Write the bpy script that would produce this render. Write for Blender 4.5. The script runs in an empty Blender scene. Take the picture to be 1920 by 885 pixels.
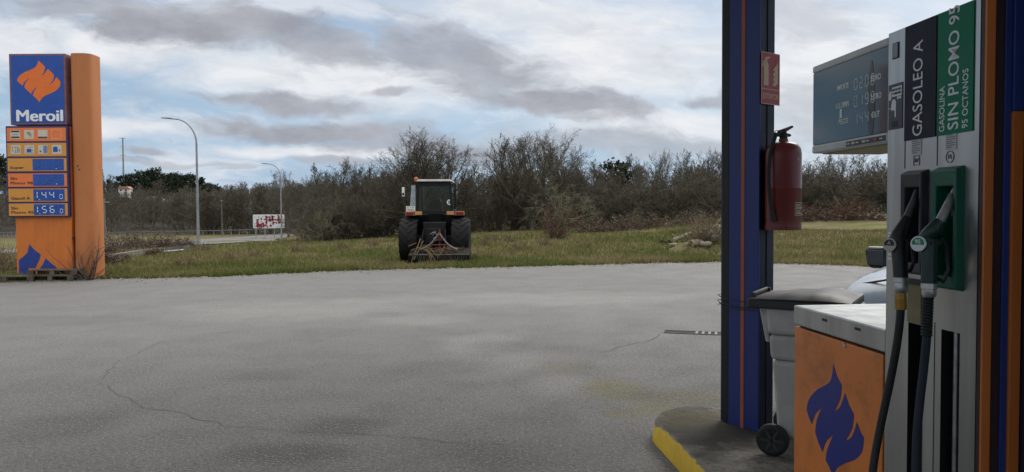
import bpy, bmesh, math, random
import numpy as np
from mathutils import Matrix, Vector

S = bpy.context.scene
COL = S.collection
rad = math.radians
# ---------------------------------------------------------------- camera, sky, sun, exposure
F_PX, CX, CY = 1390.0, 960.0, 442.5
EYE = Vector((0, 0, 1.68))
PITCH, ROLL = rad(1.85), rad(0.32)
CAMR = Matrix.Rotation(rad(90) - PITCH, 3, 'X') @ Matrix.Rotation(-ROLL, 3, 'Z')
cam_d = bpy.data.cameras.new('camera')
cam = bpy.data.objects.new('camera', cam_d)
COL.objects.link(cam)
cam.location = EYE
cam.rotation_euler = CAMR.to_euler()
cam_d.sensor_width = 36
cam_d.lens = 36 * F_PX / 1920
cam_d.clip_start = 0.05
cam_d.clip_end = 5000
S.camera = cam

SUN_EL, SUN_AZ = rad(38), rad(35)          # azimuth measured from +Y (view direction) towards +X
sun_d = bpy.data.lights.new('sun', 'SUN')
sun = bpy.data.objects.new('sun', sun_d)
COL.objects.link(sun)
sun_d.energy = 1.4
sun_d.angle = rad(22)
sun_d.color = (1.0, 0.95, 0.88)
sdir = Vector((math.sin(SUN_AZ) * math.cos(SUN_EL), math.cos(SUN_AZ) * math.cos(SUN_EL), math.sin(SUN_EL)))
sun.rotation_euler = (-sdir).to_track_quat('-Z', 'Y').to_euler()

S.view_settings.view_transform = 'Standard'
S.view_settings.look = 'None'
S.view_settings.exposure = 0.22
S.view_settings.gamma = 1.0
S.view_settings.use_curve_mapping = False
S.render.engine = 'CYCLES'
S.cycles.max_bounces = 6
S.cycles.diffuse_bounces = 3
S.cycles.glossy_bounces = 3
S.cycles.transparent_max_bounces = 8
S.cycles.use_denoising = True


class NT:
    """small helper to write node trees tersely"""
    def __init__(s, tree):
        s.t = tree
        s.t.nodes.clear()

    def n(s, typ, **kw):
        nd = s.t.nodes.new(typ)
        for k, v in kw.items():
            setattr(nd, k, v)
        return nd

    def put(s, sock, v):
        if v is None:
            return
        if hasattr(v, 'is_output'):
            s.t.links.new(v, sock)
        else:
            if isinstance(v, (tuple, list)) and len(v) == 3 and sock.type == 'RGBA':
                v = (*v, 1)
            sock.default_value = v

    def m(s, op, a, b=None, c=None, clamp=False):
        nd = s.n('ShaderNodeMath', operation=op, use_clamp=clamp)
        for i, v in enumerate((a, b, c)):
            s.put(nd.inputs[i], v)
        return nd.outputs[0]

    def vm(s, op, a, b=None, out=0):
        nd = s.n('ShaderNodeVectorMath', operation=op)
        s.put(nd.inputs[0], a)
        if b is not None:
            s.put(nd.inputs[1], b)
        return nd.outputs[out]

    def mix(s, f, a, b, typ='MIX'):
        nd = s.n('ShaderNodeMix', data_type='RGBA', blend_type=typ)
        s.put(nd.inputs[0], f)
        s.put(nd.inputs[6], a)
        s.put(nd.inputs[7], b)
        return nd.outputs[2]

    def noise(s, vec, scale=1.0, detail=4.0, rough=0.55, out='Fac', dist=0.0):
        nd = s.n('ShaderNodeTexNoise')
        s.put(nd.inputs['Vector'], vec)
        nd.inputs['Scale'].default_value = scale
        nd.inputs['Detail'].default_value = detail
        nd.inputs['Roughness'].default_value = rough
        nd.inputs['Distortion'].default_value = dist
        return nd.outputs[out]

    def mapr(s, v, a, b, c=0.0, d=1.0, smooth=True):
        nd = s.n('ShaderNodeMapRange', interpolation_type='SMOOTHSTEP' if smooth else 'LINEAR')
        s.put(nd.inputs[0], v)
        for i, x in enumerate((a, b, c, d)):
            s.put(nd.inputs[i + 1], x)
        return nd.outputs[0]

    def mapping(s, vec, loc=(0, 0, 0), rot=(0, 0, 0), scale=(1, 1, 1), typ='TEXTURE'):
        nd = s.n('ShaderNodeMapping', vector_type=typ)
        s.put(nd.inputs[0], vec)
        nd.inputs['Location'].default_value = loc
        nd.inputs['Rotation'].default_value = rot
        nd.inputs['Scale'].default_value = scale
        return nd.outputs[0]

    def blob(s, vec, x, y, rx, ry, rot=0.0, wob=None, amp=0.9, inner=0.35, outer=1.1):
        v = s.mapping(vec, (x, y, 0), (0, 0, rot), (rx, ry, 1e3))
        ln = s.vm('LENGTH', v, out=1)
        if wob is not None:
            ln = s.m('ADD', ln, s.m('MULTIPLY', s.m('SUBTRACT', wob, 0.5), amp))
        return s.mapr(ln, outer, inner)


W = bpy.data.worlds.new('World')
S.world = W
W.use_nodes = True
w = NT(W.node_tree)
tc = w.n('ShaderNodeTexCoord').outputs['Generated']
sky = w.n('ShaderNodeTexSky', sky_type='NISHITA')
sky.sun_disc = False
sky.sun_elevation = SUN_EL
sky.sun_rotation = SUN_AZ
sky.air_density = 1.0
sky.dust_density = 0.6
sky.ozone_density = 1.0
sp = w.n('ShaderNodeSeparateXYZ')
w.put(sp.inputs[0], tc)
yy = w.m('MAXIMUM', w.m('ABSOLUTE', sp.outputs[1]), 0.12)
cmb = w.n('ShaderNodeCombineXYZ')                       # cloud sheet coordinates: a flat layer seen along +Y
w.put(cmb.inputs[0], w.m('ADD', w.m('MULTIPLY', w.m('DIVIDE', sp.outputs[0], yy), 13.9), 9.6))
w.put(cmb.inputs[1], w.m('SUBTRACT', 3.97, w.m('MULTIPLY', w.m('DIVIDE', sp.outputs[2], yy), 13.9)))
sheet = cmb.outputs[0]
warp = w.noise(w.mapping(sheet, scale=(1.0, 0.55, 1)), 0.55, 4, 0.5, out='Color')
wv = w.vm('MULTIPLY', w.vm('SUBTRACT', warp, (0.5, 0.5, 0.5)), (1.6, 0.7, 0))
pos = w.vm('ADD', sheet, wv)
streak = w.mapping(pos, rot=(0, 0, rad(6)), scale=(2.6, 0.75, 1))
nA = w.noise(streak, 0.9, 8, 0.62)
nB = w.noise(w.mapping(pos, (7, 3, 0), (0, 0, rad(8)), (1.6, 0.6, 1)), 1.5, 9, 0.6)
nC = w.noise(w.mapping(sheet, (3, 9, 0), (0, 0, rad(4)), (1.7, 0.8, 1)), 1.2, 8, 0.6)


def union(masks):
    r = None
    for k, mk in masks:
        v = w.m('MULTIPLY', mk, k)
        r = v if r is None else w.m('MAXIMUM', r, v)
    return r


# pale cloud
whites = [(2.6, 0.85, 2.6, 0.5, 0.02, 1.0), (0.4, 0.75, 1.6, 0.6, 0, 1.0), (6.2, 1.45, 3.6, 0.75, 0.1, 1.0), (2.4, 2.42, 1.9, 0.24, 0.02, 0.9),
          (5.6, 2.85, 2.6, 0.2, 0.03, 0.95), (11.3, 1.0, 3.2, 1.5, 0.0, 1.0), (12.4, 2.35, 2.4, 0.45, 0.0, 0.9),
          (15.3, 1.3, 3.0, 2.2, 0.0, 0.95), (9.6, 0.3, 3.0, 0.6, 0.1, 0.9), (8.4, 1.75, 1.4, 0.35, 0.1, 0.9), (5.0, 0.15, 6.0, 0.3, 0.0, 0.7), (19.0, 1.5, 3.0, 2.5, 0, 0.9)]
wm = union([(k, w.blob(pos, x, y, rx, ry, r, nA, 1.3, 0.25, 1.25)) for x, y, rx, ry, r, k in whites])
front = w.mapr(sp.outputs[1], 0.0, 0.25)
wm = w.m('MULTIPLY', wm, front)
thin = w.mapr(nA, 0.44, 0.68, 0.0, 0.75)
high = w.mapr(sp.outputs[2], 0.22, 0.5)
thin = w.m('MAXIMUM', thin, w.m('MULTIPLY', high, 0.97))
wm = w.m('MAXIMUM', wm, thin)
wm = w.m('MULTIPLY', wm, w.mapr(sp.outputs[2], -0.02, 0.06, 0.45, 1.0))
# slate-grey cloud
greys = [(3.7, 0.45, 3.2, 0.50, 0.06, 0.95), (1.8, 0.10, 2.4, 0.34, 0.02, 0.75), (6.0, 0.75, 2.0, 0.42, 0.18, 0.85), (8.6, 1.15, 2.3, 0.75, 0.30, 0.8),
         (10.6, 2.0, 2.0, 0.36, 0.12, 0.95), (9.2, 1.75, 1.2, 0.4, 0.15, 0.7), (5.4, 1.88, 1.7, 0.24, 0.08, 0.85), (5.6, 2.42, 2.5, 0.26, 0.03, 0.95),
         (8.0, 2.75, 2.6, 0.30, 0.06, 0.8), (11.6, 2.72, 3.4, 0.3, 0.02, 0.6), (7.4, 1.74, 0.6, 0.12, 0.0, 0.7), (2.9, 2.87, 0.55, 0.09, 0, 0.7),
         (13.3, 1.9, 0.7, 0.15, 0, 0.7), (6.3, 3.02, 1.1, 0.12, 0, 0.65), (15.8, 2.2, 2.2, 0.8, 0, 0.4), (14.9, 0.3, 1.6, 0.6, 0.2, 0.3),
         (3.0, 3.05, 1.6, 0.07, 0, 0.5), (1.3, 2.86, 0.8, 0.06, 0, 0.4), (4.3, 3.12, 0.8, 0.06, 0, 0.4)]
gm = union([(k, w.blob(pos, x, y, rx, ry, r, nB, 1.35, 0.42, 1.12)) for x, y, rx, ry, r, k in greys])
gm = w.m('MULTIPLY', gm, front)
gm = w.m('MAXIMUM', gm, w.m('MULTIPLY', w.mapr(nC, 0.52, 0.74), 0.30))
SKY_BLUE = w.mix(w.mapr(sp.outputs[2], 0.0, 0.25, 0.9, 0.45), w.mix(1.0, sky.outputs[0], (0.95, 0.90, 0.86), 'MULTIPLY'), (3.0, 4.4, 6.2))
white_col = w.mix(w.mapr(nB, 0.3, 0.75), (6.4, 6.6, 7.0), (8.0, 8.0, 8.05))
white_col = w.mix(high, white_col, (7.6, 7.4, 7.1))
c1 = w.mix(w.m('MULTIPLY', wm, 0.93), SKY_BLUE, white_col)
grey_col = w.mix(w.mapr(nC, 0.3, 0.7), (2.75, 2.85, 3.25), (3.9, 4.0, 4.4))
c2 = w.mix(gm, c1, grey_col)
# an overcast dome is brighter overhead than near the horizon
zen = w.m('ADD', 1.0, w.m('MULTIPLY', w.mapr(sp.outputs[2], 0.30, 0.85), 1.5))
bg = w.n('ShaderNodeBackground')
w.put(bg.inputs[0], c2)
w.put(bg.inputs[1], w.m('MULTIPLY', zen, 0.1))
wo = w.n('ShaderNodeOutputWorld')
w.put(wo.inputs[0], bg.outputs[0])


# ---------------------------------------------------------------- helpers
def ray(u, v):
    return (CAMR @ Vector(((u - CX) / F_PX, (CY - v) / F_PX, -1.0)))


def at(u, v, Y):
    d = ray(u, v)
    return EYE + d * (Y / d.y)


def gnd(u, v, z=0.0):
    d = ray(u, v)
    return EYE + d * ((z - EYE.z) / d.z)


def hit(u, v):
    """first meeting of a view ray with the terrain"""
    d = ray(u, v).normalized()
    t = 5.0
    while t < 600:
        p = EYE + d * t
        if p.z <= terrain(p.x, p.y):
            return p
        t += max(0.1, t * 0.004)
    return EYE + d * t


def sst(x, a, b):
    t = min(1.0, max(0.0, (x - a) / (b - a)))
    return t * t * (3 - 2 * t)


def terrain(x, y):
    right = sst(y, 22.5, 46) * min(1.45, max(0.0, 0.5 + 0.052 * x)) * sst(x, -15, -7)
    left = -(0.16 * sst(y, 24, 45) + 0.85 * sst(y, 44, 80)) * (1 - sst(x, -14, -8))
    d = math.hypot(x, y)
    az = math.atan2(x, max(y, 1e-6)) if y > 0 else math.copysign(math.pi / 2, x)
    ridge = 8.0 - 4.5 * sst(az, -0.52, -0.30) + 9.0 * (1 - sst(az, -0.72, -0.585))
    far = ridge * sst(d, 105, 255) + 2.0 * sst(d, 250, 600)
    if y < 0:
        far *= 0.8
    heap = 0.72 * math.exp(-((x - 7.15) ** 2 / 1.5 + (y - 27.2) ** 2 / 0.8))
    return heap + right + left + far + 0.05 * math.sin(x * 0.7) * math.sin(y * 0.55) * sst(y, 24, 34)


def mesh_np(name, V, Fq, smooth=False):
    V = np.asarray(V, dtype=np.float32)
    Fq = np.asarray(Fq, dtype=np.int32)
    me = bpy.data.meshes.new(name)
    k = Fq.shape[1]
    me.vertices.add(len(V))
    me.vertices.foreach_set('co', V.ravel())
    me.loops.add(Fq.size)
    me.loops.foreach_set('vertex_index', Fq.ravel())
    me.polygons.add(len(Fq))
    me.polygons.foreach_set('loop_start', np.arange(0, Fq.size, k, dtype=np.int32))
    me.polygons.foreach_set('loop_total', np.full(len(Fq), k, dtype=np.int32))
    if smooth:
        me.polygons.foreach_set('use_smooth', np.ones(len(Fq), dtype=bool))
    me.update(calc_edges=True)
    me.validate()
    return me


def link(name, me, mats, parent=None, loc=None):
    o = bpy.data.objects.new(name, me)
    COL.objects.link(o)
    for m_ in (mats if isinstance(mats, (list, tuple)) else [mats]):
        me.materials.append(m_)
    if parent is not None:
        o.parent = parent
    if loc is not None:
        o.location = loc
    return o


def tag(o, label=None, cat=None, group=None, kind=None):
    if label:
        o['label'] = label
    if cat:
        o['category'] = cat
    if group:
        o['group'] = group
    if kind:
        o['kind'] = kind
    return o


def thing(name, label, cat, loc=(0, 0, 0), rz=0.0, group=None):
    o = bpy.data.objects.new(name, None)
    COL.objects.link(o)
    o.location = loc
    o.rotation_euler = (0, 0, rz)
    o.empty_display_size = 0.2
    return tag(o, label, cat, group)


def dup(o, parent=None):
    c = o.copy()
    COL.objects.link(c)
    if parent is not None:
        c.parent = parent
    for ch in list(o.children):
        dup(ch, c)
    return c


class MB:
    def __init__(s):
        s.v, s.f, s.mi = [], [], []
        s.cur = 0

    def add(s, vs, fs):
        b = len(s.v)
        s.v += [tuple(p) for p in vs]
        for f in fs:
            s.f.append(tuple(b + i for i in f))
            s.mi.append(s.cur)
        return s

    def box(s, x0, x1, y0, y1, z0, z1):
        vs = [(x, y, z) for z in (z0, z1) for y in (y0, y1) for x in (x0, x1)]
        return s.add(vs, [(0, 2, 3, 1), (4, 5, 7, 6), (0, 1, 5, 4), (2, 6, 7, 3), (0, 4, 6, 2), (1, 3, 7, 5)])

    def frustum(s, c0, sx0, sy0, c1, sx1, sy1):
        vs = []
        for (cx, cy, cz), sx, sy in ((c0, sx0, sy0), (c1, sx1, sy1)):
            vs += [(cx - sx, cy - sy, cz), (cx + sx, cy - sy, cz), (cx + sx, cy + sy, cz), (cx - sx, cy + sy, cz)]
        return s.add(vs, [(3, 2, 1, 0), (4, 5, 6, 7), (0, 1, 5, 4), (1, 2, 6, 5), (2, 3, 7, 6), (3, 0, 4, 7)])

    def prism(s, poly, y0, y1, ax='xz'):
        """polygon in (x,z) extruded along y (ax='xz'); in (x,y) along z (ax='xy'); in (y,z) along x (ax='yz')"""
        n = len(poly)
        f3 = {'xz': lambda a, b, c: (a, c, b), 'xy': lambda a, b, c: (a, b, c), 'yz': lambda a, b, c: (c, a, b)}[ax]
        vs = [f3(a, b, y0) for a, b in poly] + [f3(a, b, y1) for a, b in poly]
        fs = [tuple(range(n)), tuple(range(2 * n - 1, n - 1, -1))]
        fs += [(i, i + n, (i + 1) % n + n, (i + 1) % n) for i in range(n)]
        return s.add(vs, fs)

    def tube(s, pts, r, sides=8, caps=True, flat=None):
        pts = [Vector(p) for p in pts]
        n = len(pts)
        rs = r if isinstance(r, (list, tuple)) else [r] * n
        t0 = (pts[1] - pts[0]).normalized()
        ref = Vector((0, 0, 1)) if abs(t0.z) < 0.9 else Vector((1, 0, 0))
        a = t0.cross(ref).normalized()
        vs, fs = [], []
        for i, p in enumerate(pts):
            t = (pts[min(i + 1, n - 1)] - pts[max(i - 1, 0)]).normalized()
            a = (a - t * a.dot(t)).normalized()
            b = t.cross(a)
            ra, rb = rs[i] if isinstance(rs[i], tuple) else (rs[i], rs[i])
            for k in range(sides):
                th = 2 * math.pi * k / sides
                vs.append(p + a * (ra * math.cos(th)) + b * (rb * math.sin(th)))
        for i in range(n - 1):
            for k in range(sides):
                k2 = (k + 1) % sides
                fs.append((i * sides + k, i * sides + k2, (i + 1) * sides + k2, (i + 1) * sides + k))
        if caps:
            fs.append(tuple(range(sides - 1, -1, -1)))
            fs.append(tuple((n - 1) * sides + k for k in range(sides)))
        return s.add(vs, fs)

    def lathe(s, prof, n=24, axis='z', c=(0, 0, 0), arc=None):
        """profile of (radius, height); revolved about axis through c"""
        vs, fs = [], []
        m_ = len(prof)
        full = arc is None
        a0, a1 = (0, 2 * math.pi) if full else arc
        cols = n if full else n + 1
        for k in range(cols):
            th = a0 + (a1 - a0) * k / n
            for r, h in prof:
                x, y, z = r * math.cos(th), r * math.sin(th), h
                if axis == 'x':
                    x, y, z = h, r * math.cos(th), r * math.sin(th)
                elif axis == 'y':
                    x, y, z = r * math.sin(th), h, r * math.cos(th)
                vs.append((x + c[0], y + c[1], z + c[2]))
        for k in range(n):
            k2 = (k + 1) % cols
            for i in range(m_ - 1):
                fs.append((k * m_ + i, k2 * m_ + i, k2 * m_ + i + 1, k * m_ + i + 1))
        return s.add(vs, fs)

    def quad(s, *p):
        return s.add(p, [tuple(range(len(p)))])

    def build(s, name, mats, parent=None, smooth=False, bevel=0.0, seg=2, loc=None, auto=40):
        me = bpy.data.meshes.new(name)
        me.from_pydata(s.v, [], s.f)
        me.polygons.foreach_set('material_index', s.mi)
        bm = bmesh.new()
        bm.from_mesh(me)
        bmesh.ops.remove_doubles(bm, verts=bm.verts, dist=1e-6)
        bmesh.ops.recalc_face_normals(bm, faces=bm.faces)
        if smooth:
            lim = math.radians(auto)
            for f in bm.faces:
                f.smooth = True
            for e in bm.edges:
                if len(e.link_faces) == 2 and e.calc_face_angle(0) > lim:
                    e.smooth = False
        bm.to_mesh(me)
        bm.free()
        o = link(name, me, mats, parent, loc)
        if bevel > 0:
            md = o.modifiers.new('bevel', 'BEVEL')
            md.width = bevel
            md.segments = seg
            md.limit_method = 'ANGLE'
            md.angle_limit = rad(35)
            if not smooth:
                me.polygons.foreach_set('use_smooth', np.zeros(len(me.polygons), dtype=bool))
        return o


_texts = {}


def lettering(txt, size, bold=0.0, sx=1.0, spacing=1.0, align='CENTER'):
    """mesh of a line of text in its own XY plane, thin"""
    cu = bpy.data.curves.new('t', 'FONT')
    cu.body = txt
    cu.size = size
    cu.align_x = align
    cu.align_y = 'CENTER'
    cu.offset = bold * size
    cu.extrude = 0.0008
    cu.space_character = spacing
    cu.resolution_u = 3
    o = bpy.data.objects.new('t', cu)
    COL.objects.link(o)
    dg = bpy.context.evaluated_depsgraph_get()
    me = bpy.data.meshes.new_from_object(o.evaluated_get(dg))
    bpy.data.objects.remove(o)
    bpy.data.curves.remove(cu)
    if sx != 1.0:
        for v in me.vertices:
            v.co.x *= sx
    return me


def text_on(mb, txt, x, z, y, size, bold=0.0, sx=1.0, up=False, spacing=1.0, align='CENTER', fit=None):
    """add text to an MB standing in the local XZ plane, facing -Y, at depth y; up=True reads bottom to top"""
    me = lettering(txt, size, bold, sx, spacing, align)
    vs = []
    if fit:                                              # (length, cap height), starting at x,z
        xa, xb = min(v.co.x for v in me.vertices), max(v.co.x for v in me.vertices)
        ya, yb_ = min(v.co.y for v in me.vertices), max(v.co.y for v in me.vertices)
        for v in me.vertices:
            v.co.x = (v.co.x - xa) * fit[0] / (xb - xa)
            v.co.y = (v.co.y - (ya + yb_) / 2) * fit[1] / (yb_ - ya)
    for v in me.vertices:
        a, b, c = v.co
        if up:
            a, b = -b, a
        vs.append((x + a, y - c, z + b))
    fs = [tuple(p.vertices) for p in me.polygons]
    mb.add(vs, fs)
    bpy.data.meshes.remove(me)


def frame(o):
    bpy.context.view_layer.update()
    return o.matrix_world.copy()


def loc_on(M, u, v, n=0.0):
    """where the view ray through photo pixel (u,v) meets the plane y=-n of frame M -> local (x,z)"""
    I = M.inverted()
    a = I @ EYE
    b = I.to_3x3() @ ray(u, v)
    t = (-n - a.y) / b.y
    p = a + b * t
    return p.x, p.z


# ---------------------------------------------------------------- materials
def mat(name, col, rough=0.6, metal=0.0, var=0.15, scale=6.0, bump=0.0, bscale=40.0, dirt=None, damt=0.0, dscale=2.0, coat=0.0, spec=0.5, stretch=(1, 1, 1), alpha=None, detail=5.0):
    m_ = bpy.data.materials.new(name)
    m_.use_nodes = True
    t = NT(m_.node_tree)
    out = t.n('ShaderNodeOutputMaterial')
    b = t.n('ShaderNodeBsdfPrincipled')
    t.put(out.inputs[0], b.outputs[0])
    co = t.n('ShaderNodeTexCoord').outputs['Object']
    if stretch != (1, 1, 1):
        co = t.mapping(co, scale=stretch)
    n1 = t.noise(co, scale, detail)
    lo = tuple(c * (1 - var) for c in col)
    hi = tuple(min(1, c * (1 + var)) for c in col)
    c = t.mix(t.mapr(n1, 0.3, 0.7), lo, hi)
    if dirt:
        n2 = t.noise(co, dscale, 8, 0.65)
        c = t.mix(t.m('MULTIPLY', t.mapr(n2, 0.45, 0.75), damt), c, dirt)
    t.put(b.inputs['Base Color'], c)
    t.put(b.inputs['Roughness'], t.mapr(n1, 0.2, 0.8, max(0.02, rough - 0.08), min(1, rough + 0.08)))
    b.inputs['Metallic'].default_value = metal
    b.inputs['Specular IOR Level'].default_value = spec
    if coat:
        b.inputs['Coat Weight'].default_value = coat
        b.inputs['Coat Roughness'].default_value = 0.08
    if bump:
        bp = t.n('ShaderNodeBump')
        bp.inputs['Strength'].default_value = bump
        bp.inputs['Distance'].default_value = 0.01
        t.put(bp.inputs['Height'], t.noise(co, bscale, 6, 0.6))
        t.put(b.inputs['Normal'], bp.outputs[0])
    return m_


def srgb(r, g, b):
    f = lambda c: (c / 255 / 12.92) if c / 255 <= 0.04045 else ((c / 255 + 0.055) / 1.055) ** 2.4
    return (f(r), f(g), f(b))
# ---------------------------------------------------------------- common materials
M = {}
M['orange'] = mat('orange_paint', srgb(202, 112, 44), 0.5, var=0.06, scale=3, dirt=srgb(116, 66, 36), damt=0.5, dscale=2.2, stretch=(1, 1, 3))
M['orange_panel'] = mat('orange_sheet', srgb(224, 126, 50), 0.42, var=0.07, scale=2.5, dirt=srgb(98, 56, 30), damt=0.6, dscale=3.2, coat=0.2)
M['blue'] = mat('blue_paint', srgb(38, 58, 128), 0.45, var=0.07, scale=3, dirt=srgb(24, 34, 72), damt=0.4, dscale=2.0)
M['logo_blue'] = mat('logo_blue', srgb(30, 44, 128), 0.45, var=0.04)
M['sign_blue'] = mat('sign_blue', srgb(34, 72, 150), 0.4, var=0.04)
M['navy'] = mat('navy_paint', srgb(26, 30, 56), 0.5, var=0.1, scale=4, dirt=srgb(16, 17, 24), damt=0.5)
M['dark'] = mat('dark_metal', (0.012, 0.012, 0.014), 0.55, var=0.25, scale=8)
M['maroon'] = mat('dark_maroon', srgb(58, 34, 30), 0.6, var=0.15)
M['black'] = mat('black_plastic', (0.011, 0.011, 0.012), 0.42, var=0.2, scale=12, bump=0.05, bscale=300)
M['rubber'] = mat('black_rubber', (0.014, 0.014, 0.015), 0.6, var=0.25, scale=9, bump=0.1, bscale=150)
M['steel'] = mat('brushed_steel', (0.46, 0.47, 0.46), 0.36, metal=0.92, var=0.10, scale=11, stretch=(1, 1, 12), dirt=(0.15, 0.14, 0.125), damt=0.65, dscale=4)
M['chrome'] = mat('worn_aluminium', (0.5, 0.5, 0.5), 0.35, metal=0.9, var=0.15, scale=30)
M['zinc'] = mat('grey_galvanised_steel', (0.30, 0.31, 0.32), 0.5, metal=0.4, var=0.12, scale=3)
M['white'] = mat('white_paint', (0.72, 0.72, 0.72), 0.5, var=0.04, dirt=(0.4, 0.38, 0.34), damt=0.3)
M['letter'] = mat('white_lettering', (0.78, 0.79, 0.8), 0.55, var=0.03)
M['concrete'] = mat('old_concrete', (0.22, 0.21, 0.19), 0.9, var=0.25, scale=5, bump=0.4, bscale=60, dirt=(0.07, 0.065, 0.05), damt=0.7, dscale=2.2)
M['wood'] = mat('weathered_wood', (0.095, 0.078, 0.06), 0.85, var=0.35, scale=10, bump=0.3, bscale=40, stretch=(5, 1, 1))
M['glassdark'] = mat('dark_glass', (0.012, 0.016, 0.018), 0.06, var=0.05, spec=0.8)


def leafmat(name, cols, rough=0.85, scale=0.6, ki=0.5, kn=0.6):
    """broken up by position: several natural tones on one kind of stuff"""
    m_ = bpy.data.materials.new(name)
    m_.use_nodes = True
    t = NT(m_.node_tree)
    out = t.n('ShaderNodeOutputMaterial')
    b = t.n('ShaderNodeBsdfPrincipled')
    b.inputs['Roughness'].default_value = rough
    b.inputs['Specular IOR Level'].default_value = 0.2
    geo = t.n('ShaderNodeNewGeometry')
    isl = geo.outputs['Random Per Island']
    n1 = t.noise(geo.outputs['Position'], scale, 5, 0.6)
    f = t.m('ADD', t.m('MULTIPLY', isl, ki), t.m('MULTIPLY', t.mapr(n1, 0.3, 0.7), kn))
    cr = t.n('ShaderNodeValToRGB')
    t.put(cr.inputs[0], f)
    els = cr.color_ramp.elements
    while len(els) < len(cols):
        els.new(0.5)
    for i, c in enumerate(cols):
        els[i].position = i / (len(cols) - 1)
        els[i].color = (*c, 1)
    t.put(b.inputs['Base Color'], cr.outputs[0])
    t.put(out.inputs[0], b.outputs[0])
    return m_


# ---------------------------------------------------------------- ground sheet
def ground_material():
    m_ = bpy.data.materials.new('field_ground')
    m_.use_nodes = True
    t = NT(m_.node_tree)
    out = t.n('ShaderNodeOutputMaterial')
    b = t.n('ShaderNodeBsdfPrincipled')
    b.inputs['Roughness'].default_value = 0.95
    b.inputs['Specular IOR Level'].default_value = 0.1
    p = t.n('ShaderNodeNewGeometry').outputs['Position']
    n1 = t.noise(p, 0.16, 6, 0.6)
    n2 = t.noise(t.mapping(p, scale=(1.6, 0.8, 1)), 1.1, 8, 0.65)
    n3 = t.noise(p, 14, 5, 0.7)
    c = t.mix(t.mapr(n2, 0.35, 0.68), (0.080, 0.092, 0.026), (0.155, 0.130, 0.062))
    c = t.mix(t.mapr(n1, 0.45, 0.62), c, (0.125, 0.098, 0.055))
    c = t.mix(t.m('MULTIPLY', t.mapr(n3, 0.5, 0.75), 0.6), c, (0.03, 0.028, 0.014))
    ln = t.vm('LENGTH', p, out=1)
    c = t.mix(t.mapr(ln, 88, 125), c, (0.030, 0.026, 0.021))
    t.put(b.inputs['Base Color'], c)
    bp = t.n('ShaderNodeBump')
    bp.inputs['Strength'].default_value = 0.6
    bp.inputs['Distance'].default_value = 0.06
    t.put(bp.inputs['Height'], t.noise(p, 7, 8, 0.7))
    t.put(b.inputs['Normal'], bp.outputs[0])
    t.put(out.inputs[0], b.outputs[0])
    return m_


radii = [0.0]
r_ = 2.0
while r_ < 2600:
    radii.append(r_)
    r_ += 0.55 if 20 < r_ < 34 else 0.9 if r_ < 60 else r_ * 0.03 if r_ < 400 else r_ * 0.2
NS = 300
gv = [(0, 0, -0.025)]
for r_ in radii[1:]:
    for k in range(NS):
        a = 2 * math.pi * k / NS
        x, y = r_ * math.sin(a), r_ * math.cos(a)
        z = terrain(x, y) - 0.025 * (1 - sst(y, 22, 30))
        gv.append((x, y, z))
gf = []
for i in range(1, len(radii) - 1):
    for k in range(NS):
        k2 = (k + 1) % NS
        a, b = 1 + (i - 1) * NS, 1 + i * NS
        gf.append((a + k, a + k2, b + k2, b + k))
gm_ = mesh_np('ground', gv, gf, True)
bm = bmesh.new()
bm.from_mesh(gm_)
bm.verts.ensure_lookup_table()
for k in range(NS):
    bm.faces.new((bm.verts[0], bm.verts[1 + (k + 1) % NS], bm.verts[1 + k])).smooth = True
bmesh.ops.recalc_face_normals(bm, faces=bm.faces)
if sum(f.normal.z for f in bm.faces) < 0:
    bmesh.ops.reverse_faces(bm, faces=bm.faces)
bm.to_mesh(gm_)
bm.free()
tag(link('ground', gm_, ground_material()), kind='structure')

# ---------------------------------------------------------------- forecourt
LOT_PX = [(-700, 560), (-200, 541), (0, 529), (60, 526), (180, 522.5), (260, 521), (350, 519), (420, 517), (500, 513.5), (620, 508), (750, 504), (850, 501.5),
          (950, 499.5), (1050, 497), (1150, 494.5), (1250, 492), (1340, 490.5), (1450, 493), (1540, 496), (1620, 499), (1800, 508), (2100, 522), (2700, 550)]
rng = random.Random(4)
edge = []
for a, b in zip(LOT_PX[:-1], LOT_PX[1:]):
    pa, pb = gnd(*a), gnd(*b)
    nseg = max(1, int((pb - pa).length / 0.35))
    for i in range(nseg):
        q = pa.lerp(pb, i / nseg)
        edge.append((q.x, q.y + rng.uniform(-0.16, 0.12)))
edge.append(tuple(gnd(*LOT_PX[-1]).xy))
LOT_EDGE = edge


def lot_edge_y(x):
    for (x0, y0), (x1, y1) in zip(LOT_EDGE[:-1], LOT_EDGE[1:]):
        if x0 <= x <= x1:
            return y0 + (y1 - y0) * (x - x0) / (x1 - x0 + 1e-9)
    return 20.0


def lotblob(t, vec, u, v, ru, rv, rot=0.0, **k):
    p = gnd(u, v)
    ry = abs(gnd(u, v - rv).y - gnd(u, v + rv).y) / 2
    return t.blob(vec, p.x, p.y, ru * p.y / F_PX, ry, rot, **k)


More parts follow.
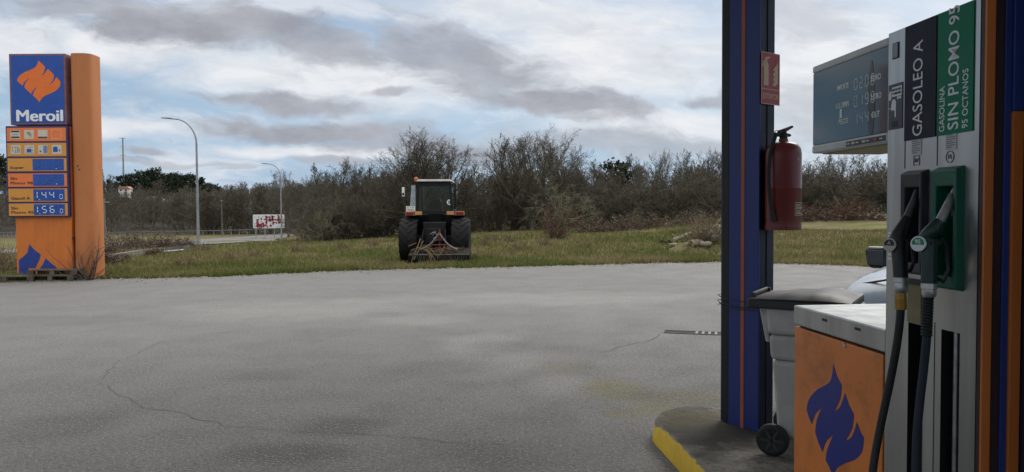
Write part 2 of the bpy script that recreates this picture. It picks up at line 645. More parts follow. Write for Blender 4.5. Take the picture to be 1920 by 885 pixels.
def asphalt_material(name, forecourt=True):
    m_ = bpy.data.materials.new(name)
    m_.use_nodes = True
    t = NT(m_.node_tree)
    out = t.n('ShaderNodeOutputMaterial')
    b = t.n('ShaderNodeBsdfPrincipled')
    p = t.n('ShaderNodeNewGeometry').outputs['Position']
    nL = t.noise(p, 0.22, 5, 0.55)
    nM = t.noise(p, 1.3, 8, 0.65)
    nF = t.noise(p, 26, 6, 0.8)
    nG = t.noise(p, 48, 4, 0.8)
    vo = t.n('ShaderNodeTexVoronoi')
    t.put(vo.inputs['Vector'], p)
    vo.inputs['Scale'].default_value = 70
    c = t.mix(t.mapr(nL, 0.3, 0.7), (0.112, 0.111, 0.109), (0.136, 0.135, 0.132))
    c = t.mix(t.m('MULTIPLY', t.mapr(nM, 0.42, 0.72), 0.30), c, (0.098, 0.095, 0.09))
    if forecourt:
        wob = t.noise(p, 0.9, 7, 0.65)
        light = [(790, 600, 110, 14, 0.0), (900, 640, 90, 22, -0.35), (960, 680, 70, 26, -0.4), (1040, 720, 70, 26, -0.4), (1000, 560, 420, 16, 0), (560, 580, 300, 25, 0)]
        for u, v, ru, rv, ro in light:
            c = t.mix(t.m('MULTIPLY', lotblob(t, p, u, v, ru, rv, ro, wob=wob), 0.42), c, (0.225, 0.220, 0.210))
        dark = [(640, 800, 110, 26, 0, .5), (540, 850, 150, 26, 0, .45), (500, 705, 90, 16, 0, .3), (990, 650, 130, 14, 0, .28), (830, 690, 150, 20, 0, .28), (120, 800, 130, 40, 0, .35),
                (930, 850, 110, 34, 0, .3), (1075, 690, 60, 18, 0, .25), (1190, 740, 60, 14, 0, .4), (720, 590, 60, 7, 0, .25), (150, 600, 260, 12, 0, .2)]
        for u, v, ru, rv, ro, k in dark:
            c = t.mix(t.m('MULTIPLY', lotblob(t, p, u, v, ru, rv, ro, wob=wob), min(0.8, k * 1.5)), c, (0.062, 0.06, 0.057))
        moss = [(1150, 730, 75, 28, 0, .5), (1230, 765, 60, 20, 0, .6), (1170, 775, 60, 14, 0, .45), (1050, 690, 60, 14, 0, .25), (1290, 745, 90, 18, 0, .4)]
        for u, v, ru, rv, ro, k in moss:
            c = t.mix(t.m('MULTIPLY', lotblob(t, p, u, v, ru, rv, ro, wob=wob), min(0.85, k * 1.5)), c, (0.125, 0.112, 0.055))
        # spots of oil and gum
        v2 = t.n('ShaderNodeTexVoronoi')
        t.put(v2.inputs['Vector'], p)
        v2.inputs['Scale'].default_value = 1.7
        spot = t.m('MULTIPLY', t.mapr(v2.outputs['Distance'], 0.075, 0.03), t.mapr(nM, 0.46, 0.6))
        c = t.mix(t.m('MULTIPLY', spot, 0.6), c, (0.05, 0.048, 0.045))
    # stones in the surface: pale and dark grains
    c = t.mix(t.m('MULTIPLY', t.mapr(nF, 0.48, 0.60), 0.62), c, (0.054, 0.052, 0.05))
    c = t.mix(t.m('MULTIPLY', t.mapr(nG, 0.54, 0.62), 0.65), c, (0.34, 0.33, 0.31))
    c = t.mix(t.m('MULTIPLY', t.mapr(vo.outputs['Distance'], 0.25, 0.05), 0.25), c, (0.27, 0.262, 0.245))
    t.put(b.inputs['Base Color'], c)
    t.put(b.inputs['Roughness'], t.mapr(nM, 0.3, 0.7, 0.72, 0.9))
    b.inputs['Specular IOR Level'].default_value = 0.35
    bp = t.n('ShaderNodeBump')
    bp.inputs['Strength'].default_value = 0.7
    bp.inputs['Distance'].default_value = 0.008
    t.put(bp.inputs['Height'], t.m('ADD', t.noise(p, 90, 5, 0.7), t.m('MULTIPLY', vo.outputs['Distance'], 0.6)))
    t.put(b.inputs['Normal'], bp.outputs[0])
    t.put(out.inputs[0], b.outputs[0])
    return m_


lot = MB()
x0, x1 = LOT_EDGE[0][0], LOT_EDGE[-1][0]
vs, fs = [], []
ROWS = [-40, -20, -8, 0, 3, 6]
for i, (x, y) in enumerate(LOT_EDGE):
    vs += [(x, r, 0.0) for r in ROWS] + [(x, y - 0.3 if y > 7 else 6.5, 0.0), (x, max(y, 6.9), -0.035)]
nr = len(ROWS) + 2
for i in range(len(LOT_EDGE) - 1):
    for j in range(nr - 1):
        fs.append((i * nr + j, (i + 1) * nr + j, (i + 1) * nr + j + 1, i * nr + j + 1))
lot.add(vs, fs)
forecourt = tag(lot.build('forecourt', asphalt_material('worn_asphalt'), smooth=True), kind='structure')


def strip(mb, pts, wid, z, seed=0, step=0.12, jit=0.035):
    r = random.Random(seed)
    line = []
    for a, b in zip(pts[:-1], pts[1:]):
        a, b = Vector((a.x, a.y, 0)), Vector((b.x, b.y, 0))
        n = max(1, int((b - a).length / step))
        for i in range(n):
            q = a.lerp(b, i / n)
            line.append(q + Vector((r.uniform(-jit, jit), r.uniform(-jit, jit), 0)))
    line.append(b)
    vs, fs = [], []
    for i, q in enumerate(line):
        d = (line[min(i + 1, len(line) - 1)] - line[max(i - 1, 0)]).normalized()
        nrm = Vector((-d.y, d.x, 0))
        ww = wid * r.uniform(0.25, 1.0) * (0.3 if i in (0, len(line) - 1) else 1)
        vs += [(q.x - nrm.x * ww, q.y - nrm.y * ww, z), (q.x + nrm.x * ww, q.y + nrm.y * ww, z)]
    for i in range(len(line) - 1):
        fs.append((2 * i, 2 * i + 1, 2 * i + 3, 2 * i + 2))
    mb.add(vs, fs)


crack = MB()
P_ = lambda L: [gnd(*q) for q in L]
strip(crack, P_([(185, 717), (206, 695), (216, 681), (263, 662), (285, 650), (312, 638)]), 0.0042, 0.004, 1)
strip(crack, P_([(185, 717), (225, 742), (245, 754), (300, 768), (350, 777), (405, 793), (420, 800), (520, 809), (610, 812), (720, 819), (840, 828), (960, 833)]), 0.0040, 0.004, 2)
strip(crack, P_([(345, 720), (380, 713), (430, 711), (540, 709), (680, 704)]), 0.0035, 0.004, 3)
strip(crack, P_([(1246, 622), (1228, 632), (1215, 640), (1170, 648), (1120, 664)]), 0.006, 0.004, 4)
strip(crack, P_([(120, 566), (165, 564), (215, 563), (228, 561)]), 0.008, 0.004, 5)
tag(crack.build('crack', mat('crack_dirt', (0.075, 0.072, 0.066), 0.95)), kind='structure')

# lane beyond the field
NEAR = [(-160, 492), (-60, 483), (14, 478.5), (130, 470), (250, 465), (345, 461), (377, 460), (450, 456), (500, 451.5), (525, 449), (541, 444.5), (552, 441)]
FAR = [(-160, 480), (-60, 474), (14, 470.5), (130, 463), (250, 456.5), (345, 452), (377, 449.5), (450, 445), (500, 441), (525, 438.7), (541, 437.6), (560, 437.4)]
vs, fs = [], []
for a, b in zip(NEAR, FAR):
    for k in range(5):
        q = hit(a[0] + (b[0] - a[0]) * k / 4, a[1] + (b[1] - a[1]) * k / 4)
        vs.append((q.x, q.y, terrain(q.x, q.y) + 0.05))
for i in range(len(NEAR) - 1):
    for k in range(4):
        fs.append((i * 5 + k, i * 5 + k + 1, (i + 1) * 5 + k + 1, (i + 1) * 5 + k))
rd = MB()
rd.add(vs, fs)
tag(rd.build('road', asphalt_material('lane_asphalt', False), smooth=True), kind='structure')

# ---------------------------------------------------------------- pump island with painted kerb
A_ = -0.09                                   # the island runs along (A_, 1)
isl = lambda c, y: (c + A_ * y, y)


def island_outline(inset, top=True):
    cl, cr, yf = 1.50 + inset, 2.80 - inset, 5.82 - inset
    rr = 0.52 - inset
    pts = [isl(cl, -6)]
    for k in range(9):
        th = math.pi - (math.pi / 2) * k / 8
        pts.append(isl(cl + rr + rr * math.cos(th), yf - rr + rr * math.sin(th)))
    for k in range(9):
        th = math.pi / 2 - (math.pi / 2) * k / 8
        pts.append(isl(cr - rr + rr * math.cos(th), yf - rr + rr * math.sin(th)))
    pts.append(isl(cr, -6))
    return pts


def kerb_material():
    m_ = bpy.data.materials.new('yellow_kerb_paint')
    m_.use_nodes = True
    t = NT(m_.node_tree)
    out = t.n('ShaderNodeOutputMaterial')
    b = t.n('ShaderNodeBsdfPrincipled')
    b.inputs['Roughness'].default_value = 0.75
    geo = t.n('ShaderNodeNewGeometry')
    p = geo.outputs['Position']
    n1 = t.noise(p, 7, 8, 0.7)
    n2 = t.noise(p, 28, 6, 0.7)
    sp_ = t.n('ShaderNodeSeparateXYZ')
    t.put(sp_.inputs[0], p)
    yel = t.mix(t.mapr(n1, 0.3, 0.7), (0.58, 0.36, 0.014), (0.72, 0.47, 0.03))
    yel = t.mix(t.m('MULTIPLY', t.mapr(n2, 0.52, 0.8), 0.45), yel, (0.20, 0.13, 0.03))
    conc = t.mix(t.mapr(n2, 0.3, 0.7), (0.11, 0.095, 0.07), (0.24, 0.22, 0.19))
    # worn off towards the top edge, where wheels and shoes rub
    wear = t.m('ADD', t.mapr(sp_.outputs[2], 0.105, 0.16, 0.0, 0.42), n1)
    wear = t.m('ADD', wear, t.mapr(sp_.outputs[1], 5.15, 5.45, 0.0, 0.22))
    t.put(b.inputs['Base Color'], t.mix(t.mapr(wear, 0.74, 0.84), yel, conc))
    bp = t.n('ShaderNodeBump')
    bp.inputs['Strength'].default_value = 0.5
    bp.inputs['Distance'].default_value = 0.006
    t.put(bp.inputs['Height'], t.noise(p, 45, 6, 0.7))
    t.put(b.inputs['Normal'], bp.outputs[0])
    t.put(out.inputs[0], b.outputs[0])
    return m_


def island_material():
    m_ = bpy.data.materials.new('island_concrete')
    m_.use_nodes = True
    t = NT(m_.node_tree)
    out = t.n('ShaderNodeOutputMaterial')
    b = t.n('ShaderNodeBsdfPrincipled')
    b.inputs['Roughness'].default_value = 0.9
    p = t.n('ShaderNodeNewGeometry').outputs['Position']
    n1 = t.noise(p, 3, 8, 0.65)
    n2 = t.noise(p, 17, 7, 0.75)
    c = t.mix(t.mapr(n1, 0.38, 0.62), (0.090, 0.083, 0.066), (0.22, 0.205, 0.175))
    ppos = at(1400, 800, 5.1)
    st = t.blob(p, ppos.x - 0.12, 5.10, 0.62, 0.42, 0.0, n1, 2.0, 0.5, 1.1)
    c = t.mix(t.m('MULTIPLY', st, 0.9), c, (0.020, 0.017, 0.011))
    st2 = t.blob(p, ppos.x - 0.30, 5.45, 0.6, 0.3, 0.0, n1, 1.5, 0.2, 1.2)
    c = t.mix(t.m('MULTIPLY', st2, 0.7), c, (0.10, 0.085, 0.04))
    c = t.mix(t.m('MULTIPLY', t.mapr(n2, 0.46, 0.62), 0.65), c, (0.045, 0.041, 0.035))
    t.put(b.inputs['Base Color'], c)
    bp = t.n('ShaderNodeBump')
    bp.inputs['Strength'].default_value = 0.6
    bp.inputs['Distance'].default_value = 0.03
    t.put(bp.inputs['Height'], t.noise(p, 22, 8, 0.75))
    t.put(b.inputs['Normal'], bp.outputs[0])
    t.put(out.inputs[0], b.outputs[0])
    return m_


o_, i_ = island_outline(0.0), island_outline(0.035)
m0 = MB()
n = len(o_)
levels = [(island_outline(0.0), 0.0), (island_outline(0.018), 0.128), (island_outline(0.035), 0.148)]
vs = [(x, y, z) for pl, z in levels for x, y in pl]
fs = [(l * n + i, l * n + i + 1, (l + 1) * n + i + 1, (l + 1) * n + i) for l in range(2) for i in range(n - 1)]
m0.add(vs, fs)
ko = tag(m0.build('kerb', kerb_material(), smooth=True, auto=60), kind='structure')
m0 = MB()
m0.add([(x, y, 0.148) for x, y in i_] , [tuple(range(n))])
tag(m0.build('island_top', island_material()), kind='structure')

# drain across the forecourt
dp0, dp1 = gnd(1246, 622), gnd(1372, 627)
dd = (dp1 - dp0)
dr = thing('drain_grate', 'dark slotted drain channel set in the grey asphalt beside the blue pillar', 'drain', (dp0.x, dp0.y, 0), math.atan2(dd.y, dd.x))
LD = 2.1
m0 = MB()
m0.box(0, LD, -0.11, 0.11, -0.03, 0.004)
m0.build('channel', mat('drain_black', (0.006, 0.006, 0.006), 0.9), dr)
m0 = MB()
m0.box(0, LD, 0.10, 0.13, -0.03, 0.009).box(0, LD, -0.13, -0.10, -0.03, 0.009)
m0.build('frame', mat('drain_iron', (0.035, 0.032, 0.03), 0.7), dr)
m0 = MB()
x = 0.42
while x < LD - 0.05:
    m0.box(x, x + 0.035, -0.10, 0.10, -0.02, 0.011)
    x += 0.085
m0.build('bars', mat('drain_bars', (0.17, 0.165, 0.155), 0.7), dr)
# ---------------------------------------------------------------- canopy over the pumps (shades the near forecourt)
cr = MB()
cr.box(-5.0, 7.0, -7.0, 7.6, 4.75, 5.25)
cnp = cr.build('canopy_roof', mat('canopy_soffit', (0.70, 0.70, 0.69), 0.7), bevel=0.03)
tag(cnp, 'flat canopy roof over the pump island, above the top of the picture', 'canopy')

# ---------------------------------------------------------------- far pillar
PF = Vector((0.814, 0.581, 0)).normalized()                  # along the face that carries the sign
pc = at(1423, 816, 5.09)
PW, PD = 0.165, 0.325                                           # sign face, stripe face
pil = thing('canopy_pillar', 'blue pillar with a thin orange stripe carrying the fire extinguisher', 'pillar', (pc.x, pc.y, 0.148), math.atan2(PF.y, PF.x), 'canopy pillars')
# local: x along the sign face, y away from the lane side; stripe face is x=0 plane
m0 = MB()
m0.prism([(0.0, 0.012), (PW, 0.0), (PW, PD), (0.0, PD)][:0] or [(0.004, 0.004), (PW, 0.004), (PW, PD + 0.03), (0.05, PD + 0.03), (0.012, PD + 0.015), (0.004, PD - 0.02)], 0.0, 4.62, 'xy')
m0.build('core', M['navy'], pil, bevel=0.008)
m0 = MB()
m0.box(-0.012, 0.0035, 0.0, 0.252, 0.0, 4.62)
m0.build('blue_panel', mat('pillar_blue', srgb(40, 56, 122), 0.45, var=0.08, scale=2, dirt=srgb(26, 33, 66), damt=0.5, dscale=1.5, stretch=(1, 1, 4)), pil, bevel=0.003)
m0 = MB()
m0.box(-0.0155, -0.0125, 0.118, 0.146, 0.0, 4.62)
m0.build('stripe', mat('stripe_orange', srgb(176, 92, 62), 0.5, var=0.08), pil)
m0 = MB()
m0.box(-0.008, 0.0035, 0.2545, 0.318, 0.03, 4.62)
m0.build('black_edge', M['dark'], pil, bevel=0.02, seg=3)
m0 = MB()
m0.box(0.075, 0.079, -0.002, 0.0035, 0, 4.62)
m0.build('seam', M['dark'], pil)
MP = frame(pil)

# wire tied round it
wr = MB()
for zz, dz, rr in ((0.905, 0.02, 0.0032), (0.85, 0.035, 0.0042), (0.865, -0.012, 0.003)):
    pts = [(-0.022, -0.012, zz), (-0.024, 0.14, zz - 0.01), (-0.02, 0.30, zz), (0.0, PD + 0.034, zz + dz), (0.09, PD + 0.036, zz + dz), (PW + 0.012, PD, zz + dz), (PW + 0.012, 0.15, zz), (PW + 0.01, -0.012, zz + 0.01), (0.06, -0.014, zz - 0.006), (-0.022, -0.012, zz)]
    wr.tube(pts, rr, 6)
wo_ = wr.build('wire', mat('tie_wire', (0.02, 0.02, 0.03), 0.5), smooth=True)
wo_.location = pil.location
wo_.rotation_euler = pil.rotation_euler
tag(wo_, 'dark wire wound round the blue pillar at bin height', 'wire')

# ---------------------------------------------------------------- sign EXTINTOR
sg = thing('fire_extinguisher_sign', 'red fire sign lettered EXTINTOR fixed to the blue pillar', 'sign', pil.location, pil.rotation_euler.z)
SZ0, SZ1 = loc_on(MP, 1437, 195.5, 0.006)[1], loc_on(MP, 1437, 98, 0.006)[1]
SX0, SX1 = -0.008, 0.196
m0 = MB()
m0.box(SX0, SX1, -0.011, -0.007, SZ0, SZ1)
m0.build('plate', mat('sign_red', srgb(176, 40, 52), 0.4, var=0.05, dirt=srgb(120, 40, 44), damt=0.3), sg)
cream = mat('faded_cream', srgb(214, 186, 150), 0.5, var=0.05)
m0 = MB()
h = SZ1 - SZ0
X = lambda a: SX0 + a * (SX1 - SX0)
Z = lambda b: SZ0 + b * h
yb = -0.0125
t_ = 0.006
for a0, a1, b0, b1 in ((0.03, 0.97, 0.285, 0.30),):
    m0.box(X(a0), X(a1), yb, -0.0112, Z(b0), Z(b1))
# border
for a0, a1, b0, b1 in ((0.0, 1, 0.985, 1.0), (0, 1, 0, 0.015), (0, 0.02, 0.015, 0.985), (0.98, 1, 0.015, 0.985)):
    m0.box(X(a0), X(a1), yb, -0.0112, Z(b0), Z(b1))
m0.build('border', cream, sg)
m0 = MB()
m0.prism([(X(0.12), Z(0.36)), (X(0.38), Z(0.36)), (X(0.38), Z(0.76)), (X(0.33), Z(0.81)), (X(0.17), Z(0.81)), (X(0.12), Z(0.76))], yb, -0.0112)
m0.prism([(X(0.20), Z(0.815)), (X(0.30), Z(0.815)), (X(0.30), Z(0.86)), (X(0.46), Z(0.90)), (X(0.44), Z(0.925)), (X(0.20), Z(0.90))], yb, -0.0112)
m0.prism([(X(0.20), Z(0.84)), (X(0.20), Z(0.87)), (X(0.06), Z(0.80)), (X(0.04), Z(0.70)), (X(0.075), Z(0.70)), (X(0.10), Z(0.78))], yb, -0.0112)
m0.build('extinguisher_symbol', cream, sg)
m0 = MB()
for k in range(4):
    zb = 0.38 + k * 0.095
    m0.prism([(X(0.60), Z(zb)), (X(0.75), Z(zb - 0.02)), (X(0.90), Z(zb + 0.05)), (X(0.86), Z(zb + 0.20)), (X(0.80), Z(zb + 0.10)), (X(0.68), Z(zb + 0.06))][:6], yb - 0.0004 * k, -0.0112)
m0.build('flame_symbol', cream, sg)
m0 = MB()
text_on(m0, 'EXTINTOR', X(0.5), Z(0.15), -0.0115, 0.052, 0.02, sx=0.70)
m0.build('lettering', cream, sg)

# ---------------------------------------------------------------- fire extinguisher
u0, u1, vt, vb = 1437, 1502, 266, 431
ec = MP @ Vector((0.135, -0.155, 0))
ey = ec.y
eb, et = at(1468, vb, ey), at(1468, vt, ey)
er = (u1 - u0) * ey / F_PX / 2
fe = thing('fire_extinguisher', 'worn dark red fire extinguisher hanging on the blue pillar', 'fire extinguisher', (eb.x, ey, eb.z), rad(20))
H_ = et.z - eb.z
red = mat('extinguisher_red', srgb(116, 29, 27), 0.45, var=0.10, scale=7, dirt=srgb(84, 26, 24), damt=0.5, dscale=4, coat=0.25)
m0 = MB()
m0.lathe([(0.0, 0.012), (er * 0.97, 0.012), (er, 0.0), (er * 1.01, 0.03), (er * 0.97, 0.06), (er, 0.075), (er, H_ * 0.46), (er * 1.012, H_ * 0.465), (er * 1.012, H_ * 0.475), (er, H_ * 0.48), (er, H_ * 0.86), (er * 0.96, H_ * 0.915), (er * 0.82, H_ * 0.96), (er * 0.55, H_ * 0.99), (er * 0.25, H_), (0.03, H_ * 1.0), (0.03, H_ + 0.02), (0, H_ + 0.02)], 40)
m0.build('cylinder', red, fe, smooth=True)
m0 = MB()
m0.lathe([(0, 0.0), (0.026, 0), (0.026, 0.035), (0.02, 0.045), (0.02, 0.06), (0, 0.06)], 16, c=(0, 0, H_ + 0.02))
m0.build('valve', M['dark'], fe, smooth=True)
m0 = MB()
m0.prism([(-0.05, 0.035), (0.02, 0.055), (0.075, 0.085), (0.07, 0.098), (0.01, 0.078), (-0.04, 0.062)], -0.012, 0.012)
m0.prism([(-0.03, 0.03), (0.05, 0.02), (0.06, 0.03), (0.05, 0.04), (-0.02, 0.05)], -0.01, 0.01)
hd = m0.build('handle', M['black'], fe, bevel=0.003)
hd.location = (0, 0, H_ + 0.015)
m0 = MB()
m0.lathe([(0.018, -0.002), (0.024, 0.0), (0.018, 0.002), (0.018, -0.002)], 14, axis='y', c=(-0.055, 0, H_ + 0.055))
m0.build('pin_ring', M['chrome'], fe, smooth=True)
m0 = MB()
pts = [(-0.02, 0, H_ + 0.04), (-0.07, -0.01, H_ + 0.05), (-er * 0.85, -0.02, H_ - 0.01), (-er * 1.15, -0.03, H_ - 0.09), (-er * 1.28, -0.035, H_ - 0.2), (-er * 1.26, -0.035, H_ * 0.5), (-er * 1.18, -0.04, H_ * 0.32), (-er * 1.1, -0.045, H_ * 0.2)]
m0.tube(pts, [0.012, 0.013, 0.013, 0.013, 0.013, 0.013, 0.013, 0.013], 10)
m0.tube([(-er * 1.1, -0.045, H_ * 0.24), (-er * 1.06, -0.048, H_ * 0.15), (-er * 1.04, -0.05, H_ * 0.1)], [0.015, 0.02, 0.022], 10)
m0.build('hose', M['rubber'], fe, smooth=True)


def wrap_label(name, a0, a1, z0, z1, r, material, parent):
    mb = MB()
    mb.lathe([(r, z0), (r, z1)], 10, arc=(a0, a1))
    return mb.build(name, material, parent, smooth=True)


lab = mat('label_black', (0.02, 0.02, 0.022), 0.4, var=0.2)
wrap_label('label', rad(-92), rad(-52), H_ * 0.165, H_ * 0.31, er * 1.006, cream, fe)
wrap_label('label', rad(-91), rad(-53), H_ * 0.172, H_ * 0.235, er * 1.010, lab, fe)
wrap_label('label', rad(-91), rad(-53), H_ * 0.243, H_ * 0.303, er * 1.010, lab, fe)
mb = MB()
for k, (zz) in enumerate((0.285, 0.27, 0.255, 0.215, 0.2, 0.187)):
    mb.lathe([(er * 1.013, H_ * zz - 0.0022), (er * 1.013, H_ * zz + 0.0022)], 8, arc=(rad(-89), rad(-66 + 6 * (k % 3))))
mb.build('print', cream, fe)
mb = MB()
text_on(mb, '01-07', 0, 0, 0, 0.026, 0.03)
vs = []
for x, y, z in mb.v:
    th = rad(-68) + x / er
    vs.append((er * 1.008 * math.cos(th), er * 1.008 * math.sin(th), H_ * 0.79 + z))
mb.v = vs
mb.build('stamp', cream, fe)

# ---------------------------------------------------------------- wheelie bin
bc = at(1456, 835, 4.74)
wb = thing('wheelie_bin', 'grey wheelie bin with a dark lid between blue pillar and orange cabinet', 'bin', (bc.x - 0.015, 4.78, 0.148), rad(-32))
grey = mat('bin_grey', (0.52, 0.50, 0.46), 0.6, var=0.12, scale=4, dirt=(0.22, 0.21, 0.19), damt=0.5, dscale=2.5, bump=0.05, bscale=120)
lidm = mat('bin_lid', (0.035, 0.037, 0.036), 0.55, var=0.2, scale=5, dirt=(0.07, 0.065, 0.06), damt=0.4)
# local: x from the handle side (0) to the front, y width; z up
m0 = MB()
m0.frustum((0.25, 0.05, 0.10), 0.185, 0.20, (0.255, 0.05, 0.60), 0.222, 0.235)
m0.frustum((0.255, 0.05, 0.60), 0.228, 0.241, (0.258, 0.05, 0.76), 0.240, 0.252)
m0.frustum((0.258, 0.05, 0.76), 0.246, 0.258, (0.26, 0.05, 0.945), 0.258, 0.270)
m0.build('body', grey, wb, bevel=0.03, seg=3)
m0 = MB()
m0.prism([(-0.06, 0.95), (0.0, 0.95), (0.012, 0.70), (-0.012, 0.70)], -0.14, 0.24)
m0.build('rear_bracket', grey, wb, bevel=0.01)
m0 = MB()
m0.box(-0.10, 0.50, -0.25, 0.33, 0.925, 0.985)
m0.build('rim', lidm, wb, bevel=0.012)
m0 = MB()
prof = [(-0.04, 0.986), (0.04, 0.995), (0.12, 1.016), (0.25, 1.022), (0.28, 1.032), (0.38, 1.026), (0.46, 1.004), (0.50, 0.990), (0.50, 0.986)]
ys = [(-0.26, 0.0), (-0.22, 0.7), (-0.12, 1.0), (0.20, 1.0), (0.30, 0.7), (0.34, 0.0)]
vs, fs = [], []
for y, k in ys:
    for x, z in prof:
        vs.append((x, y, 0.986 + (z - 0.986) * (0.15 + 0.85 * k)))
n = len(prof)
for i in range(len(ys) - 1):
    for j in range(n - 1):
        fs.append((i * n + j, (i + 1) * n + j, (i + 1) * n + j + 1, i * n + j + 1))
fs.append(tuple(range(n)))
fs.append(tuple((len(ys) - 1) * n + j for j in range(n)))
fs.append(tuple(x for i in range(len(ys)) for x in (i * n,)) + tuple(i * n + n - 1 for i in range(len(ys) - 1, -1, -1)))
m0.add(vs, fs)
m0.build('lid', lidm, wb, smooth=True, auto=30)
m0 = MB()
m0.tube([(-0.095, -0.14, 1.0), (-0.095, 0.24, 1.0)], 0.014, 8)
m0.box(-0.10, -0.07, -0.16, -0.13, 0.975, 1.01).box(-0.10, -0.07, 0.23, 0.26, 0.975, 1.01)
m0.build('handle', lidm, wb, smooth=True)
for yy in (-0.19, 0.29):
    m0 = MB()
    m0.lathe([(0.0, -0.02), (0.045, -0.02), (0.07, -0.026), (0.088, -0.026), (0.099, -0.018), (0.099, 0.018), (0.088, 0.026), (0.0, 0.026)], 28, axis='y', c=(0.045, yy, 0.099))
    wh = m0.build('wheel', M['rubber'], wb, smooth=True)
    m0 = MB()
    for k in range(6):
        a = k * math.pi / 3
        m0.prism([(0.045 + 0.012 * math.cos(a + 1.57), 0.099 + 0.012 * math.sin(a + 1.57)), (0.045 + 0.07 * math.cos(a) + 0.006 * math.cos(a + 1.57), 0.099 + 0.07 * math.sin(a) + 0.006 * math.sin(a + 1.57)), (0.045 + 0.07 * math.cos(a) - 0.006 * math.cos(a + 1.57), 0.099 + 0.07 * math.sin(a) - 0.006 * math.sin(a + 1.57)), (0.045 - 0.012 * math.cos(a + 1.57), 0.099 - 0.012 * math.sin(a + 1.57))], yy - 0.0265, yy - 0.021)
    m0.build('hub', mat('hub_grey', (0.04, 0.04, 0.042), 0.5), wh)

# ---------------------------------------------------------------- fuel pump
PO = (1.77 + A_ * 2.46, 2.46, 0.148)
DR = Vector((-A_, -1, 0)).normalized()                        # local +x: towards the camera end
pump = thing('fuel_pump', 'tall steel fuel pump with display head and orange cabinet', 'fuel pump', PO, math.atan2(DR.y, DR.x))
MPU = frame(pump)
L_ = lambda u, v, n=0.0: loc_on(MPU, u, v, n)
xl, _ = L_(1664, 300)
ztop = (L_(1700, 52)[1] + L_(1790, 12)[1]) / 2
xr = 0.0
m0 = MB()
# tower shell as plates so that recesses and slots are real holes
xs = {k: L_(k, 430)[0] for k in (1697, 1742, 1757, 1809)}
bl = (L_(1699, 430)[0], L_(1741, 430)[0], L_(1720, 515)[1], L_(1720, 319)[1])           # black boot outer x0,x1,z0,z1
gr = (L_(1757, 430)[0], L_(1808, 430)[0], L_(1783, 543)[1], L_(1783, 312)[1])           # green boot
yp = (L_(1703, 570)[0], L_(1728, 570)[0], L_(1716, 606)[1], L_(1716, 533)[1])           # ochre plate
s1 = (L_(1702, 700)[0], L_(1731, 700)[0], 0.03, L_(1716, 607)[1])                       # slots
s2 = (L_(1764, 700)[0], L_(1799, 700)[0], 0.03, L_(1782, 621)[1])
cols = sorted({xl, bl[0] + 0.02, bl[1] - 0.02, gr[0] + 0.02, gr[1] - 0.02, s1[0], s1[1], s2[0], s2[1], xr})
rows = sorted({0.0, s1[3], s2[3], 0.03, bl[2] + 0.02, bl[3] - 0.02, gr[2] + 0.02, gr[3] - 0.02, ztop})
holes = [(bl[0] + 0.02, bl[1] - 0.02, bl[2] + 0.02, bl[3] - 0.02), (gr[0] + 0.02, gr[1] - 0.02, gr[2] + 0.02, gr[3] - 0.02), s1, s2]
for a, b in zip(cols[:-1], cols[1:]):
    for c, d in zip(rows[:-1], rows[1:]):
        mx, mz = (a + b) / 2, (c + d) / 2
        if any(h0 < mx < h1 and g0 < mz < g1 for h0, h1, g0, g1 in holes):
            continue
        m0.quad((a, 0, c), (b, 0, c), (b, 0, d), (a, 0, d))
TD = 0.46
m0.quad((xl, 0, 0), (xl, 0, ztop), (xl, TD, ztop), (xl, TD, 0))
m0.quad((xr, 0, 0), (xr, TD, 0), (xr, TD, ztop), (xr, 0, ztop))
m0.quad((xl, 0, ztop), (xr, 0, ztop), (xr, TD, ztop), (xl, TD, ztop))
m0.quad((xl, TD, 0), (xl, TD, ztop), (xr, TD, ztop), (xr, TD, 0))
m0.build('tower', M['steel'], pump)
m0 = MB()
for h0, h1, g0, g1 in holes:
    dp = 0.13
    e = 0.004
    h0, h1, g0, g1 = h0 - e, h1 + e, g0 - e, g1 + e
    m0.quad((h0, dp, g0), (h1, dp, g0), (h1, dp, g1), (h0, dp, g1))
    m0.quad((h0, 0.003, g0), (h0, 0.003, g1), (h0, dp, g1), (h0, dp, g0))
    m0.quad((h1, 0.003, g0), (h1, dp, g0), (h1, dp, g1), (h1, 0.003, g1))
    m0.quad((h0, 0.003, g1), (h1, 0.003, g1), (h1, dp, g1), (h0, dp, g1))
    m0.quad((h0, 0.003, g0), (h0, dp, g0), (h1, dp, g0), (h1, 0.003, g0))
m0.build('recess', M['dark'], pump)


